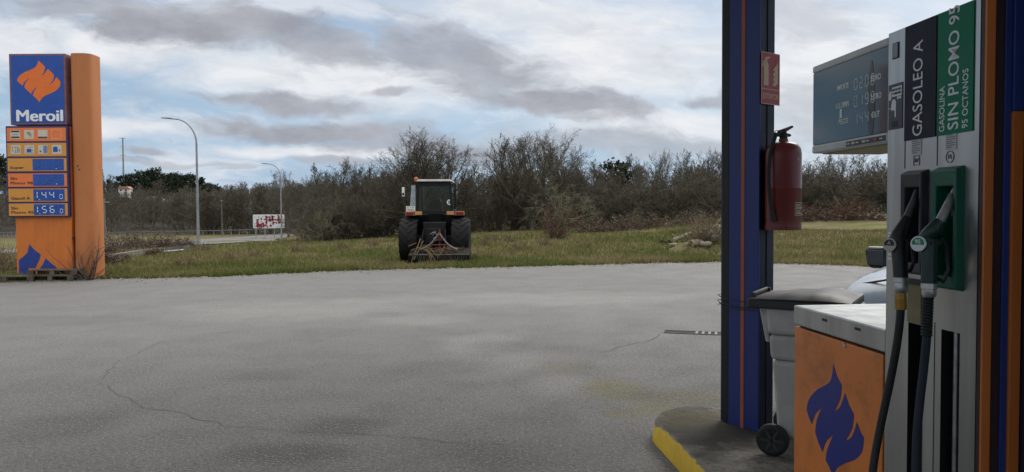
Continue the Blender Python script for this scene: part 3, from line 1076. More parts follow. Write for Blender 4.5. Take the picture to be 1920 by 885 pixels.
def boot(name, b, material, parent):
    x0, x1, z0, z1 = b
    wd = x1 - x0
    mb = MB()
    i0, i1, j0, j1 = x0 + wd * 0.22, x1 - wd * 0.22, z0 + wd * 0.40, z1 - wd * 0.55
    out = [(x0, z0), (x1, z0), (x1, z1 - 0.012), (x1 - 0.012, z1), (x0 + 0.012, z1), (x0, z1 - 0.012)]
    # ring with sloped faces
    o3 = [(x0, -0.001, z0), (x1, -0.001, z0), (x1, -0.001, z1), (x0, -0.001, z1)]
    o2 = [(x0 + 0.006, -0.026, z0 + 0.008), (x1 - 0.006, -0.026, z0 + 0.008), (x1 - 0.006, -0.030, z1 - 0.012), (x0 + 0.006, -0.030, z1 - 0.012)]
    o1 = [(i0 - 0.006, -0.024, j0 - 0.008), (i1 + 0.006, -0.024, j0 - 0.008), (i1 + 0.006, -0.024, j1 + 0.008), (i0 - 0.006, -0.024, j1 + 0.008)]
    o0 = [(i0, 0.06, j0), (i1, 0.06, j0), (i1, 0.06, j1), (i0, 0.06, j1)]
    vs = o3 + o2 + o1 + o0
    fs = [(r * 4 + k, r * 4 + (k + 1) % 4, (r + 1) * 4 + (k + 1) % 4, (r + 1) * 4 + k) for r in range(3) for k in range(4)]
    mb.add(vs, fs)
    return mb.build(name, material, parent, bevel=0.004), (i0, i1, j0, j1)


green = mat('boot_green', srgb(8, 92, 68), 0.4, var=0.08, scale=6, dirt=srgb(10, 50, 40), damt=0.5)
_, bi = boot('nozzle_boot', bl, mat('boot_black', (0.03, 0.031, 0.036), 0.4, var=0.15), pump)
gb, gi = boot('nozzle_boot', gr, green, pump)
gb['label'] = 'green nozzle boot'
for (i0, i1, j0, j1) in (bi, gi):
    m0 = MB()
    for q in ((i0 + 0.002, i0 + 0.006, j0 + 0.2, j1 - 0.002), (i1 - 0.006, i1 - 0.002, j0 + 0.2, j1 - 0.002), (i0 + 0.006, i1 - 0.006, j1 - 0.006, j1 - 0.002)):
        m0.box(q[0], q[1], 0.03, 0.034, q[2], q[3])
    m0.build('boot_trim', M['zinc'], pump)
# ochre plate under the black boot
m0 = MB()
m0.box(yp[0], yp[1], -0.004, 0.0, yp[2], yp[3])
m0.build('plate', mat('ochre_plate', (0.24, 0.19, 0.09), 0.6, var=0.2, dirt=(0.1, 0.08, 0.05), damt=0.5), pump)
m0 = MB()
m0.box(yp[0] - 0.002, yp[1] + 0.05, -0.012, 0.0, yp[3], yp[3] + 0.02)
m0.build('ledge', M['dark'], pump)
# hose guides in the slots
m0 = MB()
m0.tube([(s1[0] + 0.028, 0.05, 0.02), (s1[0] + 0.028, 0.05, s1[3])], 0.012, 10)
m0.build('guide_hose', mat('wet_black', (0.01, 0.01, 0.01), 0.2, var=0.3, scale=20, bump=0.6, bscale=90), pump, smooth=True)
m0 = MB()
m0.tube([(s2[0] + 0.026, 0.04, 0.02), (s2[0] + 0.026, 0.04, s2[3])], 0.011, 12)
m0.build('guide_rod', M['chrome'], pump, smooth=True)
# seams
for u in (1697, 1757.5):
    seam = MB()
    x, _ = L_(u, 280)
    z0 = bl[3] + 0.03
    seam.box(x - 0.0012, x + 0.0012, -0.0015, -0.0002, bl[3] + 0.01, ztop)
    seam.build('seam', M['dark'], pump)
seam = MB()
x = L_(1751, 760)[0]
seam.box(x - 0.001, x + 0.001, -0.0015, -0.0002, 0.0, s2[3] + 0.02)
seam.build('seam', M['dark'], pump)
# fuel name panels
zp0 = L_(1765, 254)[1]
m0 = MB()
n0, n1 = L_(1697.5, 200)[0], L_(1756, 200)[0]
m0.box(n0, n1, -0.004, -0.001, zp0, ztop - 0.002)
pA = m0.build('diesel_panel', mat('panel_navy', srgb(26, 28, 46), 0.5, var=0.06, spec=0.2), pump)
m0 = MB()
text_on(m0, 'GASOLEO A', n0 + (n1 - n0) * 0.44, zp0 + 0.012, -0.0042, 0.1, 0.0, up=True, fit=(0.352, 0.056))
m0.build('lettering', M['letter'], pA)
g0, g1 = L_(1759, 200)[0], L_(1826, 200)[0]
m0 = MB()
m0.box(g0, g1, -0.004, -0.001, zp0, ztop - 0.002)
pB = m0.build('petrol_panel', mat('panel_green', srgb(0, 118, 84), 0.5, var=0.05, spec=0.2), pump)
m0 = MB()
gw = g1 - g0
text_on(m0, 'GASOLINA', g0 + gw * 0.15, zp0 + 0.012, -0.0042, 0.1, 0.004, up=True, fit=(0.160, 0.028))
text_on(m0, 'SIN PLOMO 95', g0 + gw * 0.47, zp0 + 0.014, -0.0042, 0.1, 0.006, up=True, fit=(0.425, 0.054))
text_on(m0, '95 OCTANOS', g0 + gw * 0.80, zp0 + 0.012, -0.0042, 0.1, 0.004, up=True, fit=(0.200, 0.028))
m0.build('lettering', M['letter'], pB)
# side strip: window and truck sticker
a0, a1 = L_(1674, 95)[0], L_(1686, 95)[0]
z0, z1 = L_(1680, 110)[1], L_(1680, 80)[1]
m0 = MB()
m0.box(a0, a1, -0.003, 0.0, z0, z1)
sw = m0.build('sensor_window', M['dark'], pump, bevel=0.004)
m0 = MB()
m0.box(a0 + 0.004, a1 - 0.004, -0.0045, -0.0032, z0 + 0.004, z1 - 0.004)
m0.build('pane', mat('grey_pane', (0.22, 0.22, 0.23), 0.3), sw)
a0, a1 = L_(1667, 200)[0], L_(1693, 200)[0]
z0, z1 = L_(1680, 242)[1], L_(1680, 157)[1]
m0 = MB()
m0.box(a0, a1, -0.0025, 0.0, z0, z1)
st_ = m0.build('truck_sticker', mat('sticker_navy', srgb(38, 42, 62), 0.4), pump)
sx_ = lambda a: a0 + (a1 - a0) * a
sz_ = lambda b: z0 + (z1 - z0) * b
m0 = MB()
m0.box(sx_(.26), sx_(.97), -0.0035, -0.0026, sz_(.72), sz_(.93))
m0.prism([(sx_(.04), sz_(.68)), (sx_(.22), sz_(.68)), (sx_(.22), sz_(.86)), (sx_(.10), sz_(.86)), (sx_(.04), sz_(.78))], -0.0035, -0.0026)
for a in (.12, .70, .86):
    m0.lathe([(0, -0.0036), (0.0062, -0.0036), (0.0062, -0.0026)], 12, axis='y', c=(sx_(a), 0, sz_(.68)))
m0.prism([(sx_(.22), sz_(.42)), (sx_(.22), sz_(.56)), (sx_(.30), sz_(.66)), (sx_(.46), sz_(.66)), (sx_(.56), sz_(.60)), (sx_(.56), sz_(.26)), (sx_(.48), sz_(.26)), (sx_(.46), sz_(.42))], -0.0035, -0.0026)
m0.box(sx_(.02), sx_(.2), -0.0035, -0.0026, sz_(.465), sz_(.48))
m0.build('truck_symbol', M['letter'], st_)
m0 = MB()
text_on(m0, 'REPOSTADO', sx_(.62), sz_(.865), -0.0037, 0.0125, 0.01, sx=0.82)
text_on(m0, 'CAMIONES', sx_(.62), sz_(.785), -0.0037, 0.0125, 0.01, sx=0.9)
m0.build('lettering', M['dark'], st_)
m0 = MB()
m0.box(sx_(.28), sx_(.66), -0.0035, -0.0026, sz_(.05), sz_(.17))
m0.build('dark_square', M['dark'], st_)
# small paper stickers, B7 and E5 marks
paper = mat('paper', (0.5, 0.5, 0.5), 0.7)
ink = mat('ink', (0.10, 0.10, 0.11), 0.6)


def sheet(u, v, w_, h_):
    x, z = L_(u, v)
    mb = MB()
    mb.box(x - w_ / 2, x + w_ / 2, -0.0018, -0.0004, z - h_ / 2, z + h_ / 2)
    o = mb.build('paper_sticker', paper, pump)
    mb = MB()
    for k in range(7):
        zz = z + h_ * (0.38 - 0.125 * k)
        mb.box(x - w_ * 0.42, x + w_ * (0.40 if k % 3 else 0.1), -0.0026, -0.0019, zz, zz + h_ * 0.035)
    mb.build('print', ink, o)


sheet(1719, 276, 0.058, 0.058)
sheet(1784, 265, 0.055, 0.058)
x, z = L_(1719, 301)
m0 = MB()
s = 0.018
for q in ((x - s, x + s, z - s, z - s + 0.002), (x - s, x + s, z + s - 0.002, z + s), (x - s, x - s + 0.002, z - s + 0.002, z + s - 0.002), (x + s - 0.002, x + s, z - s + 0.002, z + s - 0.002)):
    m0.box(q[0], q[1], -0.0018, -0.0004, q[2], q[3])
text_on(m0, 'B7', x, z, -0.001, 0.02, 0.01)
m0.build('diesel_mark', ink, pump)
x, z = L_(1781.5, 294)
m0 = MB()
m0.lathe([(0.019, -0.0018), (0.021, -0.0018), (0.021, -0.0004), (0.019, -0.0004), (0.019, -0.0018)], 28, axis='y', c=(x, 0, z))
text_on(m0, 'E5', x, z, -0.001, 0.02, 0.01)
m0.build('petrol_mark', ink, pump)
# small stripes beside the black boot
for v in (437, 443, 477, 485):
    x, z = L_(1670, v)
    m0 = MB()
    m0.box(xl + 0.012, xl + 0.055, -0.002, -0.0004, z - 0.0045, z + 0.0045)
    m0.build('stripe_mark', M['letter'], pump)
# corner trim at the near end and dark gap behind it
m0 = MB()
m0.box(xr - 0.016, xr + 0.004, -0.006, 0.0, 0, ztop)
m0.box(xr + 0.0005, xr + 0.006, 0.0, 0.05, 0, ztop)
m0.build('corner_trim', M['steel'], pump)
m0 = MB()
m0.box(xr + 0.0065, xr + 0.012, 0.02, TD - 0.02, 0, ztop + 0.3)
m0.build('end_panel', M['maroon'], pump)

# cabinet
xc0 = L_(1488, 590)[0]
zc = (L_(1489, 573)[1] + L_(1657, 616)[1]) / 2
zb0 = (L_(1489, 607)[1] + L_(1655, 661)[1]) / 2
CD = 0.58
m0 = MB()
m0.box(xc0, xl - 0.004, 0.0, CD, zb0, zc)
tp = m0.build('cabinet_top', M['steel'], pump, bevel=0.006)
for u, v in ((1546, 600), (1608, 617)):
    x, z = L_(u, v)
    m0 = MB()
    m0.box(x - 0.022, x + 0.022, -0.0015, 0.0005, z - 0.006, z + 0.006)
    m0.build('slot', M['dark'], tp)
m0 = MB()
m0.box(xc0 + 0.012, xl - 0.008, 0.03, CD - 0.02, 0.0, zb0 - 0.001)
m0.build('cabinet_frame', M['dark'], pump)
m0 = MB()
m0.box(xc0 + 0.004, xl - 0.022, 0.004, 0.029, 0.03, zb0 - 0.012)
cab = m0.build('cabinet_door', M['orange_panel'], pump, bevel=0.004)
m0 = MB()
x, z = L_(1584, 648, -0.004)
m0.lathe([(0, -0.001), (0.010, -0.001), (0.012, 0.003), (0.012, 0.0045)], 14, axis='y', c=(x, 0, z))
m0.build('lock', M['chrome'], cab, smooth=True)


def zoomed(pts, ox, oy, sc):
    return [(ox + a / sc, oy + b / sc) for a, b in pts]


def smooth_poly(pts, sub=4):
    """round an outline of pixel points with a Catmull-Rom curve, keeping points marked sharp (third value)"""
    n = len(pts)
    out = []
    for i in range(n):
        p1, p2 = pts[i], pts[(i + 1) % n]
        p0 = pts[i - 1] if len(p1) == 2 else p1
        p3 = pts[(i + 2) % n] if len(p2) == 2 else p2
        for k in range(sub):
            t = k / sub
            f = lambda j: 0.5 * (2 * p1[j] + (p2[j] - p0[j]) * t + (2 * p0[j] - 5 * p1[j] + 4 * p2[j] - p3[j]) * t * t + (3 * p1[j] - p0[j] - 3 * p2[j] + p3[j]) * t ** 3)
            out.append((f(0), f(1)))
    return out


PLOGO = [(215, 360, 1), (232, 415), (255, 461, 1), (248, 525), (218, 591, 1), (248, 565), (272, 500, 1), (292, 560), (314, 602, 1), (306, 670), (274, 733, 1), (306, 710), (330, 641, 1), (345, 685), (363, 716, 1),
         (355, 780), (322, 822), (270, 842), (232, 866), (212, 905, 1), (196, 862), (177, 826, 1), (186, 775), (214, 703, 1), (180, 735), (162, 786, 1), (142, 740), (126, 690, 1), (135, 628), (160, 567, 1), (128, 600), (109, 651, 1), (95, 615), (85, 582, 1),
         (95, 532), (135, 484), (190, 452), (208, 415)]
pl = [((1480 + a[0] / 2.602), (545 + a[1] / 2.602)) + tuple(a[2:]) for a in PLOGO]
px_ = smooth_poly(pl, 4)
poly = [L_(u, v, -0.003) for u, v in px_]
m0 = MB()
m0.prism(poly, 0.0022, 0.0042)
m0.build('flame_logo', M['logo_blue'], cab)
# display head
xd0 = L_(1522.5, 200)[0]
zd1 = (L_(1524, 127)[1] + L_(1662, 68)[1]) / 2
zs1 = (L_(1524, 139)[1] + L_(1662, 87)[1]) / 2
zs0 = (L_(1523, 273.5)[1] + L_(1662, 246)[1]) / 2
zd0 = L_(1524, 288)[1]
DD = 0.36
m0 = MB()
m0.box(xd0, xl - 0.003, 0.0, DD, zd0, zs0 - 0.001)
m0.box(xd0, xl - 0.003, 0.0, DD, zs1 + 0.001, zd1)
m0.box(xd0, xl - 0.003, 0.03, DD - 0.001, zs0 - 0.0005, zs1 + 0.0005)
dh = m0.build('display_head', mat('display_shell', (0.58, 0.58, 0.56), 0.45, metal=0.1, var=0.06, dirt=(0.25, 0.24, 0.22), damt=0.4), pump, bevel=0.008)
m0 = MB()
m0.box(xd0 + 0.004, xl - 0.005, 0.004, 0.028, zs0, zs1)
scr = m0.build('screen', mat('screen_glass', (0.040, 0.110, 0.150), 0.03, var=0.03, spec=0.45), dh)
m0 = MB()
m0.box(xd0 + 0.012, xl - 0.012, 0.05, DD - 0.02, zd0 - 0.004, zd0 - 0.0005)
m0.build('underside', mat('ochre_underside', (0.42, 0.36, 0.16), 0.6), dh)
digit = mat('liquid_digit', (0.74, 0.80, 0.78), 0.4)
SEG = {'0': 'abcdef', '1': 'bc', '2': 'abged', '3': 'abgcd', '4': 'fgbc', '5': 'afgcd', '6': 'afgedc', '7': 'abc', '8': 'abcdefg', '9': 'abcdfg'}


def seg7(mb, ch, x, z, w_, h_, t, y0, y1):
    """seven-segment figure with its lower left corner at x,z"""
    g = t * 0.25
    R = {'a': (x + g, x + w_ - g, z + h_ - t, z + h_), 'd': (x + g, x + w_ - g, z, z + t), 'g': (x + g, x + w_ - g, z + h_ / 2 - t / 2, z + h_ / 2 + t / 2),
         'f': (x, x + t, z + h_ / 2 + t * .6, z + h_ - t - g), 'e': (x, x + t, z + t + g, z + h_ / 2 - t * .6), 'b': (x + w_ - t, x + w_, z + h_ / 2 + t * .6, z + h_ - t - g), 'c': (x + w_ - t, x + w_, z + t + g, z + h_ / 2 - t * .6)}
    for k in SEG[ch]:
        a, b, c, d = R[k]
        if k in 'adg':
            a, b = a + t + g * 0, b - t
        mb.box(a, b, y0, y1, c, d)


sc = lambda u, v: loc_on(MPU, u, v, -0.004)
m0 = MB()
for txt, (u, v), (ud, vd), dg, unit, (uu, vu) in (('IMPORTE', (1580.5, 163.5), (1602, 165), '0200', 'EURO', (1643, 145.5)), ('VOLUMEN', (1579.5, 197.5), (1602, 197), '0198', 'LITRO', (1643.5, 180.5)), ('PRECIO', (1581.5, 228), (1602, 230), '144', '€/UT', (1642, 215))):
    x, z = sc(u, v)
    text_on(m0, txt, x, z, 0.0035, 0.033, 0.012, sx=0.72)
    x, z = sc(uu, vu)
    text_on(m0, unit, x, z, 0.0035, 0.034, 0.012, sx=0.78)
    x, z = sc(ud, vd)
    for k, ch in enumerate(dg):
        seg7(m0, ch, x + k * 0.042, z - 0.01, 0.025, 0.048, 0.0034, 0.0026, 0.0036)
    m0.build('readout', digit, scr)
    m0 = MB()
x, z = sc(1577, 212)
m0.box(x - 0.009, x + 0.009, 0.0026, 0.0036, z - 0.022, z + 0.018)
m0.build('indicator', digit, scr)
# dark upright reflection in the screen, modelled as a flat dark shape
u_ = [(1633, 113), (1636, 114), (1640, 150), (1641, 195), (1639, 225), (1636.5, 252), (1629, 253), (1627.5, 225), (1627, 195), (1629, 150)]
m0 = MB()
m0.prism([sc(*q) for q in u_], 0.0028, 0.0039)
m0.build('dark_reflection', mat('reflection_dark', (0.012, 0.010, 0.009), 0.12), scr)
# button strip
b0, b1 = L_(1587, 268)[0], L_(1661, 260)[0]
zq0, zq1 = zd0 + 0.006, zs0 - 0.012
m0 = MB()
m0.box(b0, b1, -0.002, 0.0, zq0, zq1)
bs = m0.build('button_strip', mat('strip_dark', (0.03, 0.032, 0.045), 0.4), dh)
for f, cc in ((0.20, (0.62, 0.55, 0.22)), (0.48, (0.62, 0.55, 0.22)), (0.77, (0.40, 0.03, 0.04))):
    m0 = MB()
    xx = b0 + (b1 - b0) * f
    m0.box(xx - 0.012, xx + 0.012, -0.005, -0.002, zq0 + 0.006, zq1 - 0.006)
    m0.build('button', mat('button', cc, 0.4), bs, bevel=0.001)
for f in (0.07, 0.30, 0.57, 0.90):
    xx = b0 + (b1 - b0) * f
    m0 = MB()
    m0.box(xx - 0.010, xx + 0.010, -0.0032, -0.0021, (zq0 + zq1) / 2 - 0.002, (zq0 + zq1) / 2 + 0.002)
    m0.build('print', digit, bs)

# ---------------------------------------------------------------- nozzles with their hoses
from mathutils.geometry import intersect_line_plane


def nz(u, v, n):
    x, z = L_(u, v, n)
    return Vector((x, -n, z))


def nozzle(label, spout, body, grip, collar, hose, disc, col, hosecol, sp_col, discmats, brass=False, coil=False, guard=None):
    t = thing('fuel_nozzle', label, 'fuel nozzle', PO, pump.rotation_euler.z, 'nozzles hanging on the pump')
    mb = MB()
    pts = [nz(*q[:3]) for q in spout]
    mb.tube(pts, [q[3] for q in spout], 12)
    mb.build('spout', sp_col, t, smooth=True)
    mb = MB()
    mb.tube([nz(*q[:3]) for q in body], [(q[3] * 0.85, q[3]) for q in body], 16)
    mb.tube([nz(*q[:3]) for q in grip], [(q[3], q[3]) for q in grip], 14)
    mb.build('body', col, t, smooth=True, auto=60)
    if guard:
        mb = MB()
        mb.tube([nz(*q[:3]) for q in guard], [q[3] for q in guard], 8)
        mb.build('lever_guard', M['black'], t, smooth=True)
    mb = MB()
    pts = [nz(*q[:3]) for q in collar]
    mb.tube(pts, [q[3] for q in collar], 16)
    co_ = mb.build('collar', M['chrome'], t, smooth=True, auto=30)
    if brass:
        mb = MB()
        mb.tube([nz(*q[:3]) for q in brass], [q[3] for q in brass], 8)
        mb.build('coupling', mat('brass', (0.38, 0.22, 0.05), 0.4, metal=0.8, var=0.2), co_)
    hp = [nz(*q) for q in hose]
    mb = MB()
    dense = []
    for i in range(len(hp) - 1):
        p0, p1, p2, p3 = hp[max(i - 1, 0)], hp[i], hp[i + 1], hp[min(i + 2, len(hp) - 1)]
        for k in range(6):
            tt = k / 6
            dense.append(0.5 * (2 * p1 + (p2 - p0) * tt + (2 * p0 - 5 * p1 + 4 * p2 - p3) * tt ** 2 + (3 * p1 - p0 - 3 * p2 + p3) * tt ** 3))
    dense.append(hp[-1])
    mb.tube(dense, 0.0142, 14)
    mb.build('hose', hosecol, t, smooth=True)
    if coil:
        mb = MB()
        a, b = nz(*coil[0]), nz(*coil[1])
        prof = []
        nn = 13
        pts, rs = [], []
        for k in range(nn * 2 + 1):
            pts.append(a.lerp(b, k / (nn * 2)))
            rs.append(0.0195 if k % 2 else 0.0165)
        mb.tube(pts, rs, 14)
        mb.build('bend_protector', M['rubber'], t, smooth=True)
    # round badge on the nose of the nozzle
    c = nz(*disc[:3])
    R = disc[3]
    mb = MB()
    dirn = (CAM_LOCAL - c)
    dirn.z *= 0.2
    dirn = (dirn.normalized() + Vector((0.0, -0.9, 0.1))).normalized()
    mb.tube([c - dirn * 0.045, c - dirn * 0.008, c, c + dirn * 0.003], [R * 0.55, R * 0.9, R, R * 0.96], 24)
    bd = mb.build('badge', discmats[0], t, smooth=True, auto=30)
    ux = dirn.cross(Vector((0, 0, 1))).normalized()
    uz = ux.cross(dirn)
    if ux.x < 0:
        ux = -ux
    mb = MB()
    pl_ = [(math.cos(a) * .78, math.sin(a) * .78) for a in [math.pi * (0.1 + 0.8 * k / 10) for k in range(11)]]
    pl_ += [(0.78, -0.15), (-0.78, -0.15)][::1]
    pl_ = pl_[:11] + [(-0.74, -0.12), (0.74, -0.12)]
    base = c + dirn * 0.0034
    vs = [base + ux * (R * a) + uz * (R * b) for a, b in pl_] + [base + dirn * 0.0008 + ux * (R * a) + uz * (R * b) for a, b in pl_]
    n_ = len(pl_)
    mb.add(vs, [tuple(range(n_)), tuple(range(2 * n_ - 1, n_ - 1, -1))] + [(i, (i + 1) % n_, n_ + (i + 1) % n_, n_ + i) for i in range(n_)])
    mb.build('badge_field', discmats[1], bd)
    me = lettering(discmats[2], R * 0.75, 0.01)
    mb = MB()
    mb.add([base + dirn * (0.0012 + v.co.z) + ux * v.co.x + uz * (v.co.y + R * 0.25) for v in me.vertices], [tuple(p.vertices) for p in me.polygons])
    mb.build('lettering', discmats[3], bd)
    return t


CAM_LOCAL = MPU.inverted() @ EYE
silv = mat('spout_alu', (0.36, 0.36, 0.36), 0.4, metal=0.7, var=0.15, scale=30)
cream2 = mat('badge_cream', (0.55, 0.52, 0.42), 0.5)
nozzle('black nozzle in the black boot, its black hose hanging over the orange cabinet',
       [(1719, 356, 0.005, 0.009), (1714, 374, 0.025, 0.011), (1705, 396, 0.05, 0.013), (1699, 412, 0.065, 0.015)],
       [(1701, 408, 0.06, 0.018), (1695, 422, 0.075, 0.024), (1687, 438, 0.09, 0.030), (1682, 452, 0.098, 0.033), (1688, 462, 0.10, 0.03), (1700, 460, 0.07, 0.02)],
       [(1686, 452, 0.098, 0.031), (1687, 475, 0.105, 0.028), (1688, 500, 0.108, 0.0255), (1689, 521, 0.11, 0.025)],
       [(1689, 520, 0.11, 0.026), (1689, 529, 0.11, 0.0265), (1689, 530, 0.11, 0.024), (1689, 538, 0.11, 0.0255), (1689, 545, 0.11, 0.0255), (1689, 549, 0.11, 0.022)],
       [(1689, 575, 0.112), (1687, 605, 0.115), (1681, 650, 0.12), (1670, 710, 0.13), (1655, 780, 0.15), (1643, 840, 0.17), (1636, 890, 0.19), (1634, 960, 0.2)],
       (1668, 459, 0.142, 0.025), M['black'], M['rubber'], mat('dark_spout', (0.10, 0.10, 0.10), 0.45, metal=0.5, var=0.2), (cream2, M['black'], 'A', cream2),
       brass=[(1689, 549, 0.112, 0.0185), (1689, 560, 0.112, 0.0205), (1689, 580, 0.112, 0.0205)],
       guard=[(1690, 505, 0.09, 0.008), (1706, 508, 0.06, 0.008), (1714, 490, 0.04, 0.008), (1712, 460, 0.045, 0.008), (1702, 445, 0.07, 0.008)])
nozzle('green topped nozzle with bright spout in the green boot',
       [(1790, 354, 0.005, 0.008), (1787, 364, 0.012, 0.0105), (1786, 366, 0.014, 0.013), (1776, 388, 0.04, 0.015), (1765, 410, 0.065, 0.016), (1762, 416, 0.07, 0.017)],
       [(1763, 413, 0.068, 0.020), (1755, 426, 0.08, 0.026), (1745, 440, 0.092, 0.032), (1738, 452, 0.098, 0.035), (1745, 460, 0.10, 0.03), (1760, 455, 0.07, 0.02)],
       [(1742, 452, 0.098, 0.031), (1742, 475, 0.105, 0.028), (1742, 500, 0.108, 0.0255), (1742, 531, 0.11, 0.026)],
       [(1742, 531, 0.11, 0.026), (1742, 541, 0.11, 0.0265), (1742, 542, 0.11, 0.023), (1742, 551, 0.11, 0.024), (1742, 557, 0.11, 0.020)],
       [(1740, 560, 0.11), (1739, 600, 0.11), (1737, 640, 0.11), (1731, 700, 0.11), (1724, 760, 0.115), (1719, 820, 0.12), (1717, 890, 0.125), (1716, 960, 0.13)],
       (1722, 457, 0.142, 0.027), mat('nozzle_green', srgb(10, 46, 36), 0.4, var=0.15), mat('blue_black_hose', (0.012, 0.02, 0.032), 0.55, var=0.2), silv,
       (M['letter'], mat('badge_green', srgb(30, 140, 90), 0.5), '95', M['letter']),
       coil=[(1740, 557, 0.11), (1737, 630, 0.11)],
       guard=[(1745, 515, 0.09, 0.008), (1768, 528, 0.05, 0.008), (1779, 505, 0.03, 0.008), (1776, 465, 0.045, 0.008), (1763, 445, 0.07, 0.008)])

# ---------------------------------------------------------------- near pillar beside the pump
YN = 2.40
pl0 = at(1845, 440, YN)
npil = thing('canopy_pillar', 'orange and blue ribbed pillar cut off by the right picture edge', 'pillar', (pl0.x, YN, 0.148), rad(0), 'canopy pillars')


def nx(u, dy=0.0):
    return at(u, 440, YN + dy).x - pl0.x


m0 = MB()
m0.box(0.0, nx(1862), 0.0, 0.010, 0, 4.6)
m0.build('orange_flange', M['orange'], npil, bevel=0.002)
m0 = MB()
m0.box(0.002, nx(1893), 0.0105, 0.030, 0, 4.6)
m0.build('core', M['maroon'], npil)
m0 = MB()
m0.box(nx(1881), nx(1893.5), 0.002, 0.010, 0, 4.6)
m0.build('blue_flange', M['blue'], npil, bevel=0.002)
zsp = at(1902, 209, YN).z - 0.148
m0 = MB()
m0.box(nx(1893.5) + 0.0005, nx(1913), -0.008, 0.028, zsp + 0.001, 4.6)
m0.build('upper_panel', M['blue'], npil, bevel=0.002)
m0 = MB()
m0.box(nx(1893.5) + 0.0005, nx(1914), -0.008, 0.028, 0, zsp)
m0.build('lower_panel', M['orange'], npil, bevel=0.002)
m0 = MB()
m0.box(nx(1914) + 0.004, nx(1914) + 0.26, -0.26, 0.028, 0, 4.6)
m0.build('dark_side', M['navy'], npil)
# ---------------------------------------------------------------- price totem
TY = 18.3
tb = gnd(104, 524)
TY = tb.y
tot = thing('price_totem', 'tall orange roadside fuel price totem with blue flame sign on top', 'price sign', (at(82, 524, TY).x, TY, 0.0), 0.0)
MT = frame(tot)
T_ = lambda u, v, n=0.0: loc_on(MT, u, v, n)
zt = T_(120, 103)[1]
zblo = T_(75, 236)[1]
xL, xR = T_(31, 480)[0], T_(136, 480)[0]
xC = T_(177, 480)[0]
m0 = MB()
m0.box(xL, xR, 0.0, 0.62, 0.0, zblo - 0.01)
body = m0.build('body', M['orange'], tot, bevel=0.01)
# round-fronted spine
m0 = MB()
cw = xC - xR
pts = []
for k in range(15):
    a = math.pi - math.pi * k / 14 if False else None
prof = []
ccx, crx = (xR + 0.012 + xC) / 2, (xC - xR - 0.012) / 2
for k in range(40):
    a = 2 * math.pi * k / 40
    ca_, sa_ = math.cos(a), math.sin(a)
    prof.append((ccx + crx * math.copysign(abs(ca_) ** 0.6, ca_), 0.30 + 0.33 * math.copysign(abs(sa_) ** 0.6, sa_)))
m0.prism(prof, 0.0, zt + 0.04, 'xy')
m0.build('spine', mat('spine_orange', srgb(182, 112, 62), 0.6, var=0.05, scale=1.5, dirt=srgb(112, 68, 42), damt=0.5, dscale=1.2, stretch=(1, 1, 3)), tot, smooth=True, auto=30)
# blue flame sign
bx0, bx1 = T_(19.5, 168)[0], T_(125, 168)[0]
bz0, bz1 = T_(75, 234)[1], T_(70, 101)[1]
m0 = MB()
m0.box(bx0, bx1, -0.03, 0.60, bz0, bz1)
fs_ = m0.build('flame_sign', mat('sign_frame', srgb(120, 84, 92), 0.5), tot, bevel=0.01)
m0 = MB()
m0.box(bx0 + 0.05, bx1 - 0.05, -0.034, -0.0305, bz0 + 0.045, bz1 - 0.05)
m0.build('sign_face', mat('sign_face_blue', srgb(34, 76, 158), 0.4, var=0.05), fs_)
TLOGO = [(255, 118, 1), (278, 140), (300, 160, 1), (292, 195), (273, 221, 1), (295, 205), (318, 174, 1), (340, 195), (358, 214, 1), (352, 250), (324, 281, 1), (352, 262), (374, 229, 1), (388, 243), (401, 258, 1), (398, 288), (372, 318), (335, 337), (295, 355), (272, 378), (263, 396, 1),
         (240, 370), (219, 350, 1), (226, 325), (252, 288, 1), (222, 315), (207, 340, 1), (185, 320), (164, 300, 1), (168, 270), (195, 235, 1), (165, 258), (150, 286, 1), (132, 270), (114, 254, 1), (120, 232), (148, 205), (195, 183), (232, 165), (248, 142)]
pl = [(a[0] / 3.54, 80 + a[1] / 3.54) + tuple(a[2:]) for a in TLOGO]
m0 = MB()
m0.prism([T_(u, v, 0.036) for u, v in smooth_poly(pl, 3)], -0.0385, -0.0345)
m0.build('flame_logo', mat('logo_orange', srgb(226, 112, 40), 0.45, var=0.04), fs_)
m0 = MB()
xa, za = T_(30.5, 217, 0.035)
xb, _ = T_(118.5, 217, 0.035)
for k_, (dx_, dz_) in enumerate(((0, 0), (0.018, 0.004), (0.034, 0.0), (0.018, -0.006))):
    text_on(m0, 'Meroil', xa + dx_, za + dz_, -0.036 - 0.0012 * k_, 0.1, 0.0, fit=(xb - xa - 0.034, T_(70, 207, .035)[1] - T_(70, 228, .035)[1]))
m0.build('lettering', M['letter'], fs_)
# price board
px0, px1 = T_(15.8, 320)[0], T_(132, 320)[0]
pz0, pz1 = T_(75, 406.5)[1], T_(70, 236.5)[1]
m0 = MB()
m0.box(px0, px1, -0.07, 0.30, pz0, pz1)
pb = m0.build('price_board', mat('board_frame', srgb(44, 44, 92), 0.5, var=0.08), tot, bevel=0.01)
row_or = mat('row_orange', srgb(226, 120, 62), 0.45, var=0.04)
row_am = mat('row_amber', srgb(206, 142, 62), 0.45, var=0.04)
tileblue = mat('price_blue', srgb(38, 78, 156), 0.3, var=0.08)
segoff = mat('digit_off', srgb(60, 92, 156), 0.5)
ROWS_ = [(239.5, 264.5, row_or, None, None), (268, 293, row_am, None, None), (296.5, 321, row_am, ['Super'], None), (325, 350, row_or, ['Sin', 'Plomo 98'], None), (353.5, 378, row_am, ['Gasoil A'], '1440'), (381.5, 404.5, row_am, ['Sin', 'Plomo 95'], '1560')]
brown = mat('row_lettering', srgb(70, 40, 34), 0.6)
